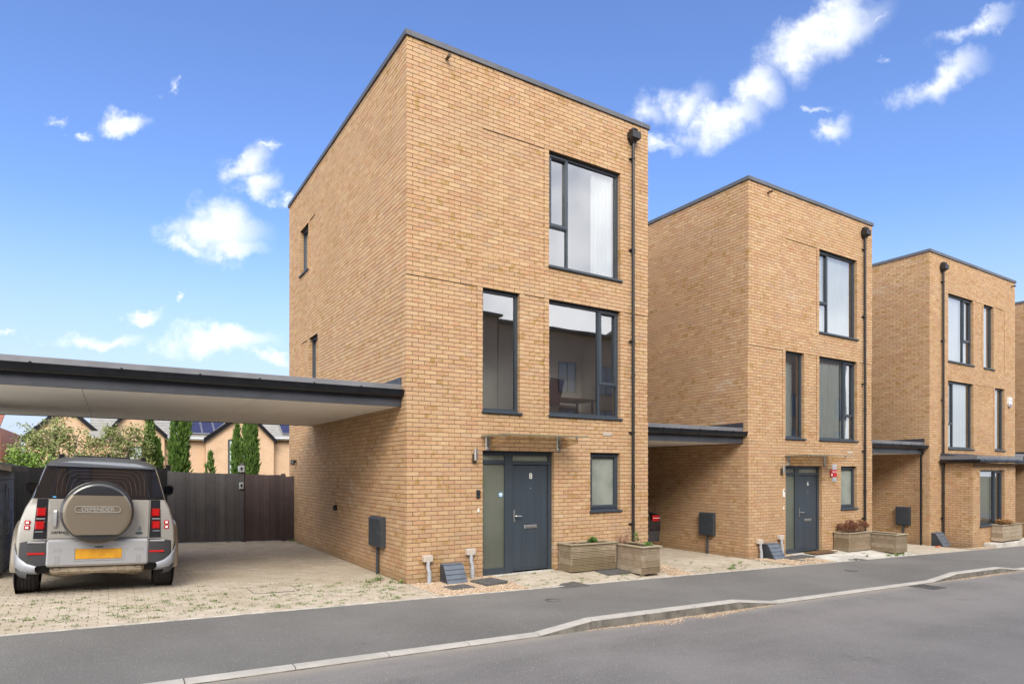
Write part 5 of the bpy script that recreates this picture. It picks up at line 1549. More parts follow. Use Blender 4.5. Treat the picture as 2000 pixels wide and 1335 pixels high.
def link_roof(x0, x1, y, ze, label, npan, px0, rise=2.0, run=3.2, ext=1.25):
    h = empty('linking_house', ((x0 + x1) / 2, y, -.4)); tag(h, label, 'house', 'tan brick houses behind the fence'); ox, oy, oz = h.location
    def B(b, n, m, par=None):
        b.v = [(p[0] - ox, p[1] - oy, p[2] - oz) for p in b.v]; return b.build(n, m, par or h)
    b = MB(); b.box(x0 + .004, x1 - .004, y, y + 6, -.4, ze); B(b, 'wall', TAN_FAR)
    n = 14
    rf = None
    for i in range(n):                       # courses of tiles
        t0, t1 = i / n, (i + 1) / n
        b = MB(); b.prism([(y - .25 + run * t0, ze + .05 + rise * t0), (y - .25 + run * t1 + .08, ze + .05 + rise * t1 + .01), (y - .25 + run * t1 + .08, ze + .08 + rise * t1 + .01), (y - .25 + run * t0, ze + .10 + rise * t0)], x0 - ext, x1 + ext, 'x')
        o = B(b, 'tile_course', M_SLATE)
    b = MB(); b.tube([(x0 + .01, y - .30, ze + .01), (x1 - .01, y - .30, ze + .01)], .07, 8); B(b, 'gutter', M_ALU)
    s = math.hypot(run, rise); up = Vector((0, run / s, rise / s)); nn = Vector((0, -rise / s, run / s))
    pw = .52
    for i in range(npan):
        x = px0 + i * (pw + .035)
        c = Vector((x + pw / 2, y - .25, ze + .05)) + up * 1.45 + nn * .12
        b = MB(); b.obox(c, (1, 0, 0), up, nn, pw / 2, 1.2, .02); p = B(b, 'solar_panel', M_ALU)
        b = MB(); b.obox(c + nn * .022, (1, 0, 0), up, nn, pw / 2 - .014, 1.186, .003); B(b, 'solar_cells', M_SOLAR, p)


link_roof(-2.05, -.28, YB + .4, 3.40, 'low brick link with solar panels between the two gables', 4, -1.5)
link_roof(2.86, 5.4, YB + .4, 3.52, 'low brick link with solar panels beside the house wall', 4, 3.35)
link_roof(-4.4, -4.29, YB + .6, 3.3, 'narrow tiled link behind the birch', 0, 0, ext=.6)
# red brick house far left
h = empty('red_house', (-12.0, 27.0, -.4)); tag(h, 'red brick house with red tiles and solar panels at far left', 'house')
b = MB(); b.box(-9, 3.55, 0, 8, 0, 4.25); b.build('wall', RED_FAR, h)
for i in range(12):
    t0, t1 = i / 12, (i + 1) / 12
    b = MB(); b.prism([(-.35 + 4 * t0, 4.25 + 1.75 * t0), (-.35 + 4 * t1 + .08, 4.26 + 1.75 * t1), (-.35 + 4 * t1 + .08, 4.30 + 1.75 * t1), (-.35 + 4 * t0, 4.32 + 1.75 * t0)], -9, 3.6, 'x'); b.build('tile_course', M_REDTILE, h)
b = MB(); b.tube([(-9, -.4, 4.22), (3.6, -.4, 4.22)], .08, 8); b.build('gutter', M_GUTTER, h)
s = math.hypot(4, 1.75); up = Vector((0, 4 / s, 1.75 / s)); nn = Vector((0, -1.75 / s, 4 / s))
for i in range(4):
    c = Vector((-.4 + i * 1.0, -.35, 4.25)) + up * 1.8 + nn * .12
    b = MB(); b.obox(c, (1, 0, 0), up, nn, .49, .85, .02); p = b.build('solar_panel', M_ALU, h)
    b = MB(); b.obox(c + nn * .022, (1, 0, 0), up, nn, .475, .83, .003); b.build('solar_cells', M_SOLAR, p)

# ------------------------------------------------------------------ trees
M_BARK = mat('bark_pale', (0.34, 0.29, 0.22), 0.9, var=.4, vscale=14)
M_BARKD = mat('bark_dark', (0.07, 0.05, 0.035), 0.9, var=.3, vscale=14)
M_BIRCH = island_mat('birch_leaf', [(0.15, 0.20, 0.05), (0.22, 0.265, 0.08), (0.31, 0.335, 0.13), (0.115, 0.155, 0.04), (0.38, 0.38, 0.19)], 0.55, .1, 20, 'joined', 0)
M_SHRUB = island_mat('shrub_leaf', [(0.12, 0.21, 0.03), (0.17, 0.27, 0.05), (0.22, 0.32, 0.07)], 0.55, .1, 20, 'joined', 0)
M_CYP = island_mat('cypress_leaf', [(0.06, 0.125, 0.022), (0.09, 0.17, 0.03), (0.13, 0.215, 0.045), (0.045, 0.09, 0.018)], 0.7, .1, 20, 'joined', 0)


def leafcard(b, p, n, L, w, rr):
    n = Vector(n).normalized(); a = n.orthogonal().normalized(); q = rr.uniform(0, 6.28)
    bb = n.cross(a); d = a * math.cos(q) + bb * math.sin(q); s = n.cross(d)
    p = Vector(p); k = len(b.v)
    b.v += [tuple(p - d * L * .5), tuple(p + s * w * .5 + n * L * .08), tuple(p + d * L * .5), tuple(p - s * w * .5 + n * L * .08)]
    b.f.append((k, k + 1, k + 2, k + 3)); b.m.append(0)


def broad_tree(loc, label, clumps, trunk_h, n, L, m, seed, name='birch_tree', group=None, sub=38):
    rr = random.Random(seed); t = empty(name, loc); tag(t, label, 'tree', group)
    b = MB(); bend = [(0, 0, 0), (.05, .03, trunk_h * .4), (-.04, .02, trunk_h * .75), (.05, 0, trunk_h)]
    b.tube(bend, [.09, .07, .05, .03], 8)
    for (cx, cy, cz, rx, ry, rz) in clumps:
        b.tube([(0, 0, trunk_h * rr.uniform(.35, .7)), (cx * .5, cy * .5, (cz + trunk_h * .6) / 2), (cx, cy, cz), (cx + rx * .5 * rr.uniform(-1, 1), cy, cz + rz * .7)], [.035, .025, .014, .006], 6)
        for _ in range(5):
            e = (cx + rx * rr.uniform(-.9, .9), cy + ry * rr.uniform(-.8, .8), cz + rz * rr.uniform(-.5, .9)); b.tube([(cx, cy, cz - rz * .2), e], [.012, .004], 5)
    b.build('trunk', M_BARK, t, smooth=True)
    f = MB(); vol = [c[3] * c[4] * c[5] for c in clumps]; tot = sum(vol)
    for c, v in zip(clumps, vol):
        twigs = max(3, int(n / sub * v / tot))
        for _ in range(twigs):
            d = Vector((rr.gauss(0, 1), rr.gauss(0, 1), rr.gauss(0, 1))).normalized() * (rr.random() ** .45)
            q = Vector((c[0] + d.x * c[3], c[1] + d.y * c[4], c[2] + d.z * c[5])); dr = Vector((rr.gauss(0, .5), rr.gauss(0, .5), -.3 + rr.gauss(0, .4))).normalized()
            ln = rr.uniform(.22, .5)
            for _ in range(sub):
                u = rr.random(); pp = q + dr * ln * (u - .5) + Vector((rr.gauss(0, .055), rr.gauss(0, .055), rr.gauss(0, .055)))
                leafcard(f, pp, (rr.gauss(0, 1), rr.gauss(0, 1), rr.gauss(.4, .8)), L * rr.uniform(.7, 1.3), L * rr.uniform(.5, .8), rr)
    f.build('crown', m, t)
    return t


TY = 10.2
broad_tree((-5.45, TY, -.3), 'loose pale green birch crown above the car on the left', [(-.05, 0, 3.05, .62, .5, .55), (-.45, .1, 2.65, .55, .5, .5), (.45, 0, 2.75, .5, .5, .55), (-.1, 0, 2.2, .85, .5, .45), (.1, .1, 3.35, .4, .35, .35)], 3.3, 4600, .064, M_BIRCH, 31, group='trees behind the fence')
broad_tree((-4.0, TY + .3, -.3), 'loose birch crown right of centre over the car roof', [(-.2, 0, 3.1, .55, .5, .45), (.35, 0, 3.1, .5, .5, .45), (.05, 0, 2.6, .75, .5, .5), (-.35, .1, 2.35, .5, .5, .4), (.55, .05, 2.5, .35, .4, .5)], 3.3, 4200, .064, M_BIRCH, 32, group='trees behind the fence')
broad_tree((-5.85, 8.6, -.3), 'bright green shrub behind the dark fence at left', [(0, 0, 2.25, .5, .35, .38), (.4, .1, 2.1, .4, .3, .3), (-.4, 0, 2.05, .4, .3, .25)], 1.9, 3200, .075, M_SHRUB, 33, name='shrub', group='trees behind the fence')


def cypress(loc, h, r, label, seed, n=1700, tops=1):
    rr = random.Random(seed); t = empty('cypress_tree', loc); tag(t, label, 'tree', 'slim cypresses behind the fence')
    b = MB(); b.tube([(0, 0, 0), (0, 0, h * .9)], [r * .22, .008], 7); b.build('trunk', M_BARKD, t)
    f = MB()
    for _ in range(n):
        u = rr.random() ** .85; a = rr.uniform(0, 6.28)
        prof = min(1.0, (1 - u) * 4.2 + .06) * (.75 + .25 * min(1, u * 4)) * (1 + .22 * math.sin(a * 3 + u * 17 + seed) + .1 * math.sin(a * 5 - u * 31))
        q = r * prof * (rr.uniform(.55, 1.0))
        p = Vector((q * math.cos(a), q * math.sin(a), .1 + u * (h - .25)))
        d = Vector((math.cos(a) * rr.uniform(.1, .5), math.sin(a) * rr.uniform(.1, .5), 1 + rr.uniform(-.2, .3)))
        for _ in range(3):
            dd = (d + Vector((rr.gauss(0, .2), rr.gauss(0, .2), 0))).normalized(); L = rr.uniform(.09, .2)
            s = dd.cross(Vector((rr.gauss(0, 1), rr.gauss(0, 1), .2))).normalized() * L * .13
            k = len(f.v); f.v += [tuple(p - s * .4), tuple(p + dd * L * .5 - s), tuple(p + dd * L), tuple(p + dd * L * .5 + s)]; f.f.append((k, k + 1, k + 2, k + 3)); f.m.append(0)
    f.build('crown', M_CYP, t)


CY = 11.0
def cx_at(px, y): 
    d = ((px - 1000) / 1238); dx, dy = d * RGT[0] + FWD[0], d * RGT[1] + FWD[1]; return CAM[0] + dx * (y - CAM[1]) / dy
for k, (px, ztop, r, lab, n) in enumerate(((293, 3.5, .165, 'narrow cypress nearest the birch behind the fence', 1500), (308, 2.85, .12, 'small thin cypress right beside the leftmost cypress', 700), (351, 4.35, .235, 'thickest dark cypress standing alone behind the fence', 3800),
                                       (411, 2.52, .12, 'little stunted cypress in the gap behind the gate', 450), (463, 3.35, .145, 'cypress before the tall window, left of a close pair', 1300), (490, 4.1, .19, 'taller cypress of the close pair nearest the house wall', 3000))):
    cypress((cx_at(px, CY), CY, -.35), ztop + .35, r, lab, 50 + k, n)

# ------------------------------------------------------------------ the beige off-road car
M_PAINT = mat('champagne_paint', (0.41, 0.39, 0.355), 0.32, 0.35, coat=0.6, var=.05, vscale=2)
M_PAINTB = mat('bronze_paint', (0.235, 0.195, 0.145), 0.32, 0.5, coat=0.5)
M_CARBLK = mat('car_black_gloss', (0.018, 0.018, 0.021), 0.18, coat=0.4)
M_ROOFC = mat('car_roof', (0.13, 0.14, 0.16), 0.25, 0.4, coat=0.8)
M_CARGL = mat('car_glass', (0.012, 0.010, 0.009), 0.03, spec=1.0, coat=1.0)
M_SILV = mat('bumper_silver', (0.50, 0.505, 0.52), 0.36, 0.6)
M_SILVD = mat('bumper_silver_dull', (0.36, 0.365, 0.38), 0.45, 0.5)
M_COVERBLK = mat('spare_cover_black', (0.022, 0.022, 0.025), 0.22, coat=0.5)
M_GREYC = mat('cladding_grey', (0.30, 0.31, 0.34), 0.45, 0.3)
M_CLAD = mat('cladding_black', (0.035, 0.035, 0.038), 0.55)
M_TYRE = mat('tyre', (0.024, 0.024, 0.025), 0.8, var=.3, vscale=30)
M_LAMP = mat('lamp_red', (0.42, 0.008, 0.008), 0.12, coat=0.8)
M_LAMPD = mat('lamp_red_deep', (0.20, 0.004, 0.004), 0.15, coat=0.8)
M_LAMPW = mat('lamp_clear', (0.75, 0.74, 0.72), 0.15)
M_PLATE = mat('plate_yellow', (0.58, 0.30, 0.018), 0.45, var=.22, vscale=9, col2=(0.47, 0.20, 0.012))
M_EXH = mat('exhaust_shield', (0.40, 0.33, 0.24), 0.5, 0.5, var=.25, vscale=9)
M_HEAT = mat('heater_line', (0.20, 0.10, 0.05), 0.5)

car = empty('offroad_car', (-4.335, .75, .192), (0, math.atan(.040), 0))
tag(car, 'champagne off-road car seen from behind, spare wheel on its tailgate', 'car')
LOW = [(.86, .40), (.925, .50), (.945, .68), (.93, .90), (.90, 1.04), (.86, 1.17), (.815, 1.265), (.797, 1.30)]
GRN = [(.797, 1.302), (.747, 1.47), (.69, 1.66), (.660, 1.745)]
ROF = [(.668, 1.745), (.642, 1.785), (.58, 1.832), (.47, 1.866), (.25, 1.884), (0.0, 1.892)]


def sym(half):
    return [(u, w) for u, w in half] + [(-u, w) for u, w in reversed(half) if u > 1e-6]


def lean(w):
    return max(0.0, w - 1.30) * .09


def cring(prof, y, s=1.0, dz=0.0, ln=True):
    return [(u * s, y + (lean(w) if ln else 0), w + dz) for u, w in prof]


b = MB(); P_ = sym(LOW)
b.loft([cring(P_, .0, .955), cring(P_, .02, .978), cring(P_, .06, .993), cring(P_, .13, 1.0), cring(P_, 3.05, 1.0), cring(P_, 3.9, .985, -.04), cring(P_, 4.35, .95, -.08), cring(P_, 4.5, .85, -.12)], closed=True, cap0=True, cap1=True)
b.build('body', M_PAINT, car, smooth=True, angle=50)
b = MB(); P_ = sym(GRN)
b.loft([cring(P_, .0, .965), cring(P_, .03, .985), cring(P_, .10, 1.0), cring(P_, 2.6, 1.0), [(u * .96, 3.25 - (w - 1.3) * 1.35, w) for u, w in P_]], closed=True, cap0=True, cap1=True)
b.build('cabin_glass', M_CARGL, car, smooth=True, angle=50)
b = MB(); P_ = sym(ROF)
b.loft([[(u * .93, y_ + lean(w) * .6 - .02, 1.745 + (w - 1.745) * .55) for u, w in P_] if k == 0 else cring(P_, y_, s_) for k, (y_, s_) in enumerate(((-.02, .96), (.03, .985), (.12, 1.0), (1.2, 1.0), (2.3, .99), (2.62, .95)))], closed=True, cap0=True, cap1=True)
b.build('roof', M_ROOFC, car, smooth=True, angle=50)
for s in (-1, 1):
    b = MB(); b.tube([(s * .50, .35, 1.868), (s * .50, .42, 1.905), (s * .50, 2.2, 1.905), (s * .50, 2.28, 1.868)], .018, 8); b.build('roof_rail', M_CARBLK, car, smooth=True)
    b = MB(); b.bbox(s * .50 - .035, s * .50 + .035, .30, .42, 1.86, 1.915, .008); b.build('rail_foot', M_CARBLK, car)
b = MB(); b.bbox(-.33, .33, .25, .95, 1.888, 1.902, .006); b.build('roof_panel', M_CARBLK, car)
b = MB(); b.loft([[(.06 - .028 * q, y, 1.885), (.06, y + .01, 1.885 + h), (.06 + .028 * q, y, 1.885)] for y, h, q in ((.34, .075, 1), (.44, .05, 1.2), (.54, .01, .8))], closed=True, cap0=True, cap1=True); b.build('roof_aerial', M_CARBLK, car)
# tailgate skin and rear window
b = MB(); b.bbox(-.592, .592, -.016, .03, .752, 1.296, .010); b.build('tailgate', M_PAINT, car)
gl = [(-.575, 1.304), (.575, 1.304), (.553, 1.47), (.515, 1.66), (.49, 1.735), (.455, 1.762), (.40, 1.772), (-.40, 1.772), (-.455, 1.762), (-.49, 1.735), (-.515, 1.66), (-.553, 1.47)]
b = MB(); b.loft([[(u, -.012 + lean(w), w) for u, w in gl], [(u, .03 + lean(w), w) for u, w in gl]], closed=True, cap0=True); b.build('rear_window', M_CARGL, car)
for k in range(6):
    q = 1 - k * .1; b = MB(); zt = 1.74 - k * .045
    pts = [(-.52 * q, 1.36), (-.51 * q, zt - .16), (-.47 * q, zt - .05), (-.39 * q, zt), (0, zt + .006), (.39 * q, zt), (.47 * q, zt - .05), (.51 * q, zt - .16), (.52 * q, 1.36)]
    b.tube([(u, -.0135 + lean(w), w) for u, w in pts], .0012, 4); b.build('heater_wire', M_HEAT, car)
b = MB(); b.bbox(-.42, .42, .055, .12, 1.762, 1.784, .004); b.build('window_spoiler', M_CARBLK, car)
b = MB(); b.tube([(.34, -.02, 1.315), (.30, -.035, 1.33), (-.02, -.03, 1.36)], .008, 6); b.build('rear_wiper', M_CARBLK, car)
b = MB(); b.box(-.555, -.52, -.0165, -.012, 1.315, 1.335); b.build('window_sticker', M_BLUE, car)
for s in (-1, 1):
    b = MB(); pts = [(s * .605, .757), (s * .752, .757), (s * .738, 1.05), (s * .722, 1.298), (s * .605, 1.298)]
    b.prism(pts, -.010, .04, 'y'); pl = b.build('lamp_pillar', M_CARBLK, car)
    b = MB(); pts = [(s * .578, 1.302), (s * .60, 1.302), (s * .508, 1.745), (s * .49, 1.745)]
    b.loft([[(u, -.014 + lean(w), w) for u, w in pts], [(u, .05 + lean(w), w) for u, w in pts]], closed=True, cap0=True); b.build('window_pillar', M_CARBLK, car)
    for zc in (1.118, .938):
        hw = .056; uc = s * (.672 + (1.118 - zc) * .06)
        b = MB(); b.bbox(uc - hw, uc + hw, -.034, -.009, zc - .060, zc + .060, .016); lp = b.build('tail_lamp', M_LAMPD, car)
        b = MB(); b.bbox(uc - hw + .012, uc + hw - .012, -.043, -.033, zc - .048, zc + .048, .016)
        b.build('lens', M_LAMP, lp, smooth=True)
    b = MB(); b.bbox(s * .68 - .05, s * .68 + .05, -.016, -.009, 1.018, 1.036, .003); b.bbox(s * .69 - .045, s * .69 + .045, -.016, -.009, .845, .858, .003); b.build('lamp_trim', M_GREYC, car)
    for zc in (.975, .908):
        uc = s * (.818 + (.975 - zc) * .05)
        b = MB(); b.bbox(uc - .033, uc + .033, -.012, .03, zc - .030, zc + .030, .009); lp = b.build('small_lamp', M_LAMP, car, rot=None)
        b = MB(); b.bbox(uc - .017, uc + .017, -.016, -.010, zc - .016, zc + .016, .005); b.build('lens', M_LAMPW, lp)
# spare wheel with painted cover
SC = (-.03, 1.125)
b = MB(); b.lathe([(.20, .01), (.395, -.02), (.425, -.06), (.432, -.12), (.430, -.20), (.418, -.245), (.392, -.272), (.36, -.280), (.20, -.286), (.001, -.287)], (SC[0], 0, SC[1]), 'y', 72, caps=False)
spare = b.build('spare_wheel', M_COVERBLK, car, smooth=True, angle=60)
b = MB(); rows = []; RR = .395; nr, ncol = 28, 40
for j in range(nr + 1):
    z = -.300 + (.300 + .235) * j / nr; hw = math.sqrt(max(.0001, RR * RR - z * z)); row = []
    for i in range(ncol + 1):
        x = -hw + 2 * hw * i / ncol; r = math.hypot(x, z) / RR
        y = -.294 - .014 * (1 - r * r) + .020 * max(0, (r - .93) / .07) ** 1.5
        row.append((SC[0] + x, y, SC[1] + z))
    rows.append(row)
b.loft(rows); b.build('cover_panel', M_PAINTB, spare, smooth=True, angle=None)
bz = SC[1] + .045; b = MB(); yb_ = -.312
pts = []
for a in range(32):
    w = 2 * math.pi * a / 32; pts.append((SC[0] + (.225 if math.cos(w) > 0 else -.225) + .035 * math.cos(w), yb_, bz + .040 * math.sin(w)))
b.tube(pts + [pts[0]], .0045, 6, caps=False); b.build('name_bar', M_PAINT, spare, smooth=True)
link('cover_lettering', text_mesh('cover_lettering', 'DEFENDER', .078, M_PAINT, .003, bold=.001), spare, (SC[0], yb_ + .003, bz), (R(90), 0, 0))
link('tailgate_lettering', text_mesh('tailgate_lettering', 'DEFENDER', .047, M_CARBLK, .002, bold=.0012), car, (-.44, -.0175, .838), (R(90), 0, 0))
b = MB(); b.bbox(-.405, -.35, -.019, -.016, .806, .814, .001); b.build('badge_bar', M_CARBLK, car)
# tailgate handle
b = MB(); b.lathe([(.058, .0), (.05, -.002), (.001, .012)], (-.515, -.0165, 1.03), 'y', 24, caps=False); b.build('handle_cup', M_GREYC, car, smooth=True)
b = MB(); b.loft([[(-.518 + x, y, z) for x in (-.018, .018)] + [(-.518 + .018, y + .022, z), (-.518 - .018, y + .022, z)] for z, y in ((.915, -.045), (.94, -.06), (1.03, -.066), (1.12, -.06), (1.145, -.045))], closed=True, cap0=True, cap1=True); b.build('tailgate_handle', M_SILV, car)
# oval badge and small figure above it
b = MB(); b.lathe([(.050, -.004), (.047, -.007), (.001, -.007)], (0, 0, 0), 'y', 28, caps=False)
b.v = [(p[0] * 1.0 + .475, p[1] - .0165, p[2] * .46 + .822) for p in b.v]; bd = b.build('oval_badge', M_CHROME, car)
b = MB(); b.lathe([(.042, -.009), (.001, -.009)], (0, 0, 0), 'y', 28, caps=False); b.v = [(p[0] + .475, p[1] - .0165, p[2] * .42 + .822) for p in b.v]; b.build('badge_centre', mat('badge_green', (.01, .05, .03), .3), bd)
link('badge_lettering', text_mesh('badge_lettering', 'LAND\nROVER', .018, M_CHROME, .0006), bd, (.475, -.0262, .824), (R(90), 0, 0))
b = MB(); b.prism([(.447, .858), (.50, .855), (.505, .872), (.49, .88), (.497, .90), (.485, .915), (.462, .912), (.468, .895), (.452, .882)], -.020, -.0165, 'y'); b.build('decal', M_CHROME, car)
# bumper
b = MB(); b.bbox(-.605, .605, -.092, .06, .380, .746, .028); bp = b.build('bumper', M_SILV, car, smooth=False)
for s in (-1, 1):
    b = MB(); b.bbox(s * .475 - .052, s * .475 + .052, -.0955, -.0915, .585, .632, .002); b.build('tow_cover', M_SILVD, bp)
    b = MB(); b.bbox(s * .475 - .03, s * .475 + .03, -.0955, -.0915, .42, .535, .002); b.build('bumper_rib', M_SILVD, bp)
    b = MB(); b.lathe([(.009, -.002), (.009, 0)], (s * .34, -.0918, .612), 'y', 12); b.build('parking_sensor', M_GREYC, bp)
    b = MB(); b.bbox(s * .705 - .098, s * .705 + .098, -.078, .02, .700, .728, .008); b.build('step_strip', M_SILV, bp)
    # black corner, grey crescent, wheel arch lip
    path = [(.585, -.072, .742, .405, .30), (.70, -.070, .742, .395, .285), (.80, -.055, .735, .43, .285), (.875, -.018, .722, .49, .30), (.925, .045, .712, .56, .34), (.955, .14, .70, .63, .42), (.965, .30, .69, .68, .55)]
    b = MB(); b.loft([[(s * (u - .05), y + .03, zt), (s * u, y, zt - .012), (s * (u + .004), y - .003, (zt + zb) / 2), (s * u, y, zb), (s * (u - .06), y + .06, zb)] for u, y, zt, zb, zl in path]); b.build('bumper_corner', M_CLAD, bp, smooth=True, angle=50)
    b = MB(); b.loft([[(s * (u - .01), y + .004, zb + .004), (s * (u + .010), y - .012, zb - .012), (s * (u + .012), y - .012, zl + .05), (s * (u - .012), y + .01, zl + .012), (s * (u - .05), y + .05, zl)] for u, y, zt, zb, zl in path[1:]]); b.build('arch_crescent', M_GREYC, bp, smooth=True, angle=50)
    b = MB(); b.loft([[(s * (u - .012), y + .004, zl + .02), (s * (u + .002), y - .004, zl + .0), (s * (u - .004), y + .004, zl - .05), (s * (u - .06), y + .05, zl - .05)] for u, y, zt, zb, zl in path[2:]]); b.build('arch_lip', M_CLAD, bp, smooth=True, angle=50)
    b = MB(); b.bbox(s * .705 - .095, s * .705 + .095, -.082, -.06, .548, .577, .004); b.build('reflector', M_LAMP, bp)
    # flared wing over the wheel
    for yc in (.66, 3.55):
        b = MB(); rings = []
        for k in range(17):
            w = math.pi * (k / 16 * 1.06 - .03); c, sn = math.cos(w), math.sin(w)
            rings.append([(s * .90, yc + .60 * c, .36 + .66 * sn), (s * .975, yc + .575 * c, .36 + .60 * sn), (s * 1.0, yc + .53 * c, .36 + .535 * sn), (s * .985, yc + .47 * c, .36 + .47 * sn), (s * .86, yc + .45 * c, .36 + .45 * sn)])
        b.loft(rings); b.build('wheel_flare', M_PAINTB if yc < 1 else M_PAINT, car, smooth=True, angle=60)
        b = MB(); b.lathe([(.452, .0), (.001, .0)], (s * .955, yc, .36), 'x', 32, caps=False); b.build('wheel_well_dark', M_BLACK, car)  # flat black disc: shade of the uncut wheel well put into colour
    for yc in (.66, 3.55):
        zc = .352; x0, x1 = (.70, .975)
        b = MB(); prof = [(.26, x0), (.36, x0), (.388, x0 + .03)]
        nrib = 5
        for k in range(nrib):
            a = x0 + .035 + (x1 - x0 - .07) * k / nrib; e = x0 + .035 + (x1 - x0 - .07) * (k + 1) / nrib
            prof += [(.392, a), (.392, a + .008), (.400, a + .010), (.400, e - .010), (.392, e - .008)]
        prof += [(.388, x1 - .03), (.36, x1), (.26, x1)]
        b.lathe([(r, s * x) for r, x in prof], (0, yc, zc), 'x', 56, caps=False); w = b.build('wheel', M_TYRE, car, smooth=True, angle=30)
        b = MB(); b.lathe([(.265, s * .93), (.25, s * .945), (.06, s * .95), (.001, s * .955)], (0, yc, zc), 'x', 32, caps=False); b.build('rim', M_GREYC, w, smooth=True)
        b = MB(); b.lathe([(.25, s * .72), (.001, s * .73)], (0, yc, zc), 'x', 24, caps=False); b.build('brake_disc', M_CLAD, w)
b = MB()
for (x0, x1, z0, z1) in ((-.297, .297, .458, .472), (-.297, .297, .622, .640), (-.297, -.279, .472, .622), (.279, .297, .472, .622)): b.box(x0, x1, -.102, -.088, z0, z1)
b.build('plate_surround', M_SILV, bp)
b = MB(); b.bbox(-.272, .272, -.099, -.091, .478, .616, .003); b.build('number_plate', M_PLATE, bp)
b = MB(); b.bbox(-.05, .05, -.108, -.098, .634, .648, .003); b.build('plate_lamp', M_CLAD, bp)
b = MB(); b.bbox(-.15, .15, -.06, .02, .748, .78, .006); b.build('spare_carrier', M_CLAD, car)
# underneath
b = MB(); b.box(-.80, .80, .10, 4.2, .28, .42); b.build('underbody', M_BLACK, car)
b = MB(); b.bbox(-.555, .555, -.02, .22, .268, .392, .035); ex = b.build('exhaust_box', M_EXH, car)
for k in range(6):
    b = MB(); x = -.36 + k * .144; b.bbox(x - .006, x + .006, -.026, -.018, .275, .37, .002); b.build('box_rib', M_EXH, ex)
for s in (-1, 1):
    b = MB(); b.lathe([(.045, 0), (.04, -.012), (.037, .03), (.001, .03)], (0, 0, 0), 'y', 20, caps=False); b.v = [(p[0] * 1.1 + s * .48, p[1] - .022, p[2] * .62 + .352) for p in b.v]; b.build('tailpipe', M_BLACK, ex, smooth=True)
    b = MB(); b.tube([(s * .72, .55, .26), (s * .45, .42, .20), (s * .24, .38, .23), (s * .10, .42, .22)], [.03, .034, .03, .02], 8); b.build('suspension_arm', M_EXH, car, smooth=True)
    b = MB(); b.lathe([(.03, -.03), (.03, .03)], (s * .2, .36, .235), 'y', 12); b.build('link_bolt', M_GREYC, car)
    b = MB(); b.loft([[(s * .93, y, 1.28 + z), (s * (.93 + q), y + .02, 1.28 + z + .0), (s * (.93 + q), y + .10, 1.28 + z), (s * .93, y + .12, 1.28 + z)] for z, q, y in ((.0, .10, 2.72), (.04, .155, 2.70), (.15, .165, 2.70), (.19, .12, 2.72))], closed=True, cap0=True, cap1=True); mr = b.build('door_mirror', M_CARBLK, car)
    b = MB(); b.tube([(s * .76, 2.76, 1.31), (s * .96, 2.76, 1.33)], .03, 8); b.build('mirror_arm', M_CARBLK, mr)
    b = MB(); b.face([(s * .95, 2.696, 1.31), (s * 1.07, 2.696, 1.31), (s * 1.08, 2.696, 1.44), (s * .95, 2.696, 1.44)]); b.build('mirror_glass', M_CARGL, mr)
    b = MB(); b.bbox(s * .925 - .02, s * .925 + .02, 1.5, 1.68, 1.03, 1.06, .006); b.build('door_handle', M_PAINT, car)

# ------------------------------------------------------------------ dark saloon tucked between the houses
M_DARKP = mat('dark_brown_paint', (0.022, 0.014, 0.012), 0.22, 0.2, coat=0.8)
c2 = empty('parked_car', (7.02, 1.95, gz(7.0, 2)), (0, math.atan(SL), 0)); tag(c2, 'dark parked car, only its right tail lamp showing past the first house', 'car')
B2 = [(.80, .30), (.86, .42), (.895, .60), (.90, .78), (.87, .92), (.80, 1.0), (.60, 1.05), (.0, 1.07)]
P2 = sym(B2)
b = MB(); b.loft([[(u * .80, .05, w * .93 + .03) for u, w in P2], [(u * .92, .0, w) for u, w in P2], [(u * .98, .10, w) for u, w in P2], [(u, .35, w) for u, w in P2], [(u, 3.2, w) for u, w in P2], [(u * .95, 4.2, w * .86) for u, w in P2], [(u * .8, 4.4, w * .7 + .1) for u, w in P2]], closed=True, cap0=True, cap1=True); b.build('body', M_DARKP, c2, smooth=True, angle=50)
G2 = sym([(.80, .98), (.74, 1.12), (.60, 1.38), (.45, 1.42), (0, 1.44)])
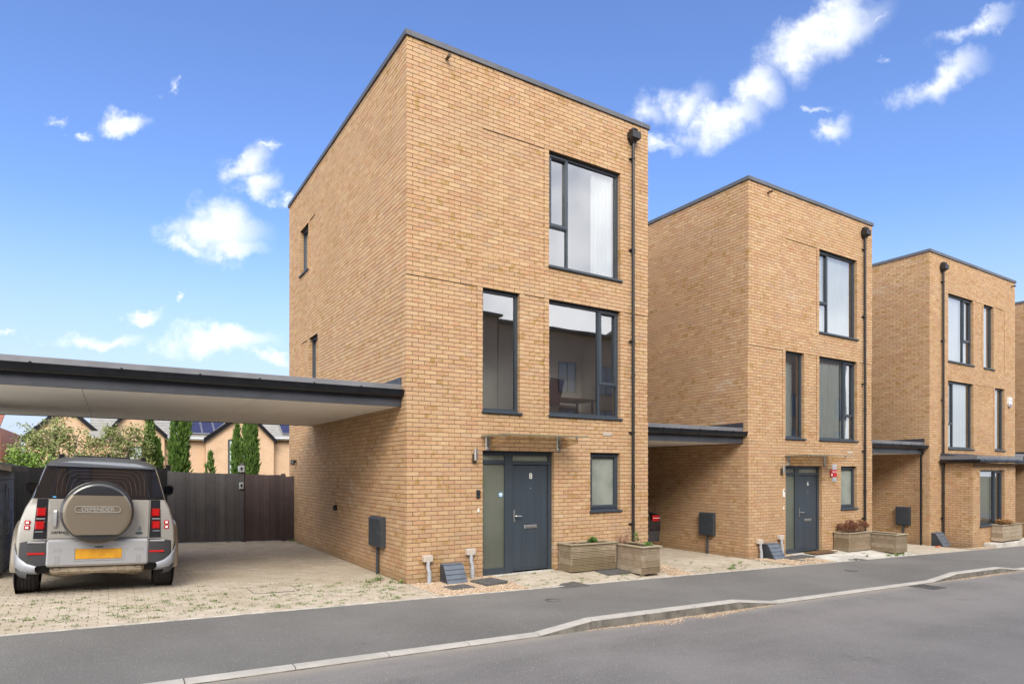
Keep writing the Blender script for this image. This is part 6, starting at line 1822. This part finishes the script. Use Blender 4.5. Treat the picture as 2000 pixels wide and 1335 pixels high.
b = MB(); b.loft([[(u * .9, .35, 1.0 + (w - .98) * .1) for u, w in G2], [(u * .96, .95, 1.0 + (w - .98) * .8) for u, w in G2], [(u, 1.4, w) for u, w in G2], [(u, 2.3, w) for u, w in G2], [(u * .95, 3.1, 1.0 + (w - .98) * .1) for u, w in G2]], closed=True, cap0=True, cap1=True); b.build('cabin', M_CARGL, c2, smooth=True, angle=50)
for s in (-1, 1):
    b = MB(); b.loft([[(s * .52, -.012, z), (s * .70, -.008, z), (s * .82, .02, z), (s * .878, .10, z), (s * .885, .2, z)] for z in (.80, .84, .92, .95)]); lp = b.build('tail_lamp', M_LAMP, c2, smooth=True)
    b = MB(); b.tube([(s * .55, -.016, .875), (s * .70, -.012, .875), (s * .825, .015, .875)], .008, 6); b.build('lamp_strip', M_LAMPW, lp)
    b = MB(); b.loft([[(s * .3, -.07, z), (s * .62, -.06, z), (s * .80, .0, z), (s * .885, .12, z)] for z in (.28, .34, .52, .56)]); b.build('bumper', M_CLAD, c2, smooth=True)
    b = MB(); b.lathe([(.05, 0), (.045, -.02), (.04, .03), (.001, .03)], (0, 0, 0), 'y', 18, caps=False); b.v = [(p[0] + s * .64, p[1] - .06, p[2] * .6 + .36) for p in b.v]; b.build('tailpipe', M_CHROME, c2)
    for yc in (.85, 3.4):
        b = MB(); b.lathe([(.18, s * .68), (.31, s * .68), (.325, s * .72), (.325, s * .85), (.31, s * .89), (.18, s * .89)], (0, yc, .325), 'x', 36, caps=False); w = b.build('wheel', M_TYRE, c2, smooth=True)
        b = MB(); b.lathe([(.2, s * .88), (.001, s * .89)], (0, yc, .325), 'x', 24, caps=False); b.build('rim', M_GREYC, w)
for k in range(4):
    b = MB(); pts = [(-.09 + k * .06 + .04 * math.cos(w * .2618), -.012, .72 + .04 * math.sin(w * .2618)) for w in range(25)]; b.tube(pts, .006, 6, caps=False); b.build('badge_ring', M_CHROME, c2, smooth=True)
b = MB(); b.bbox(-.26, .26, -.02, .0, .58, .69, .004); b.build('number_plate', M_PLATE, c2)
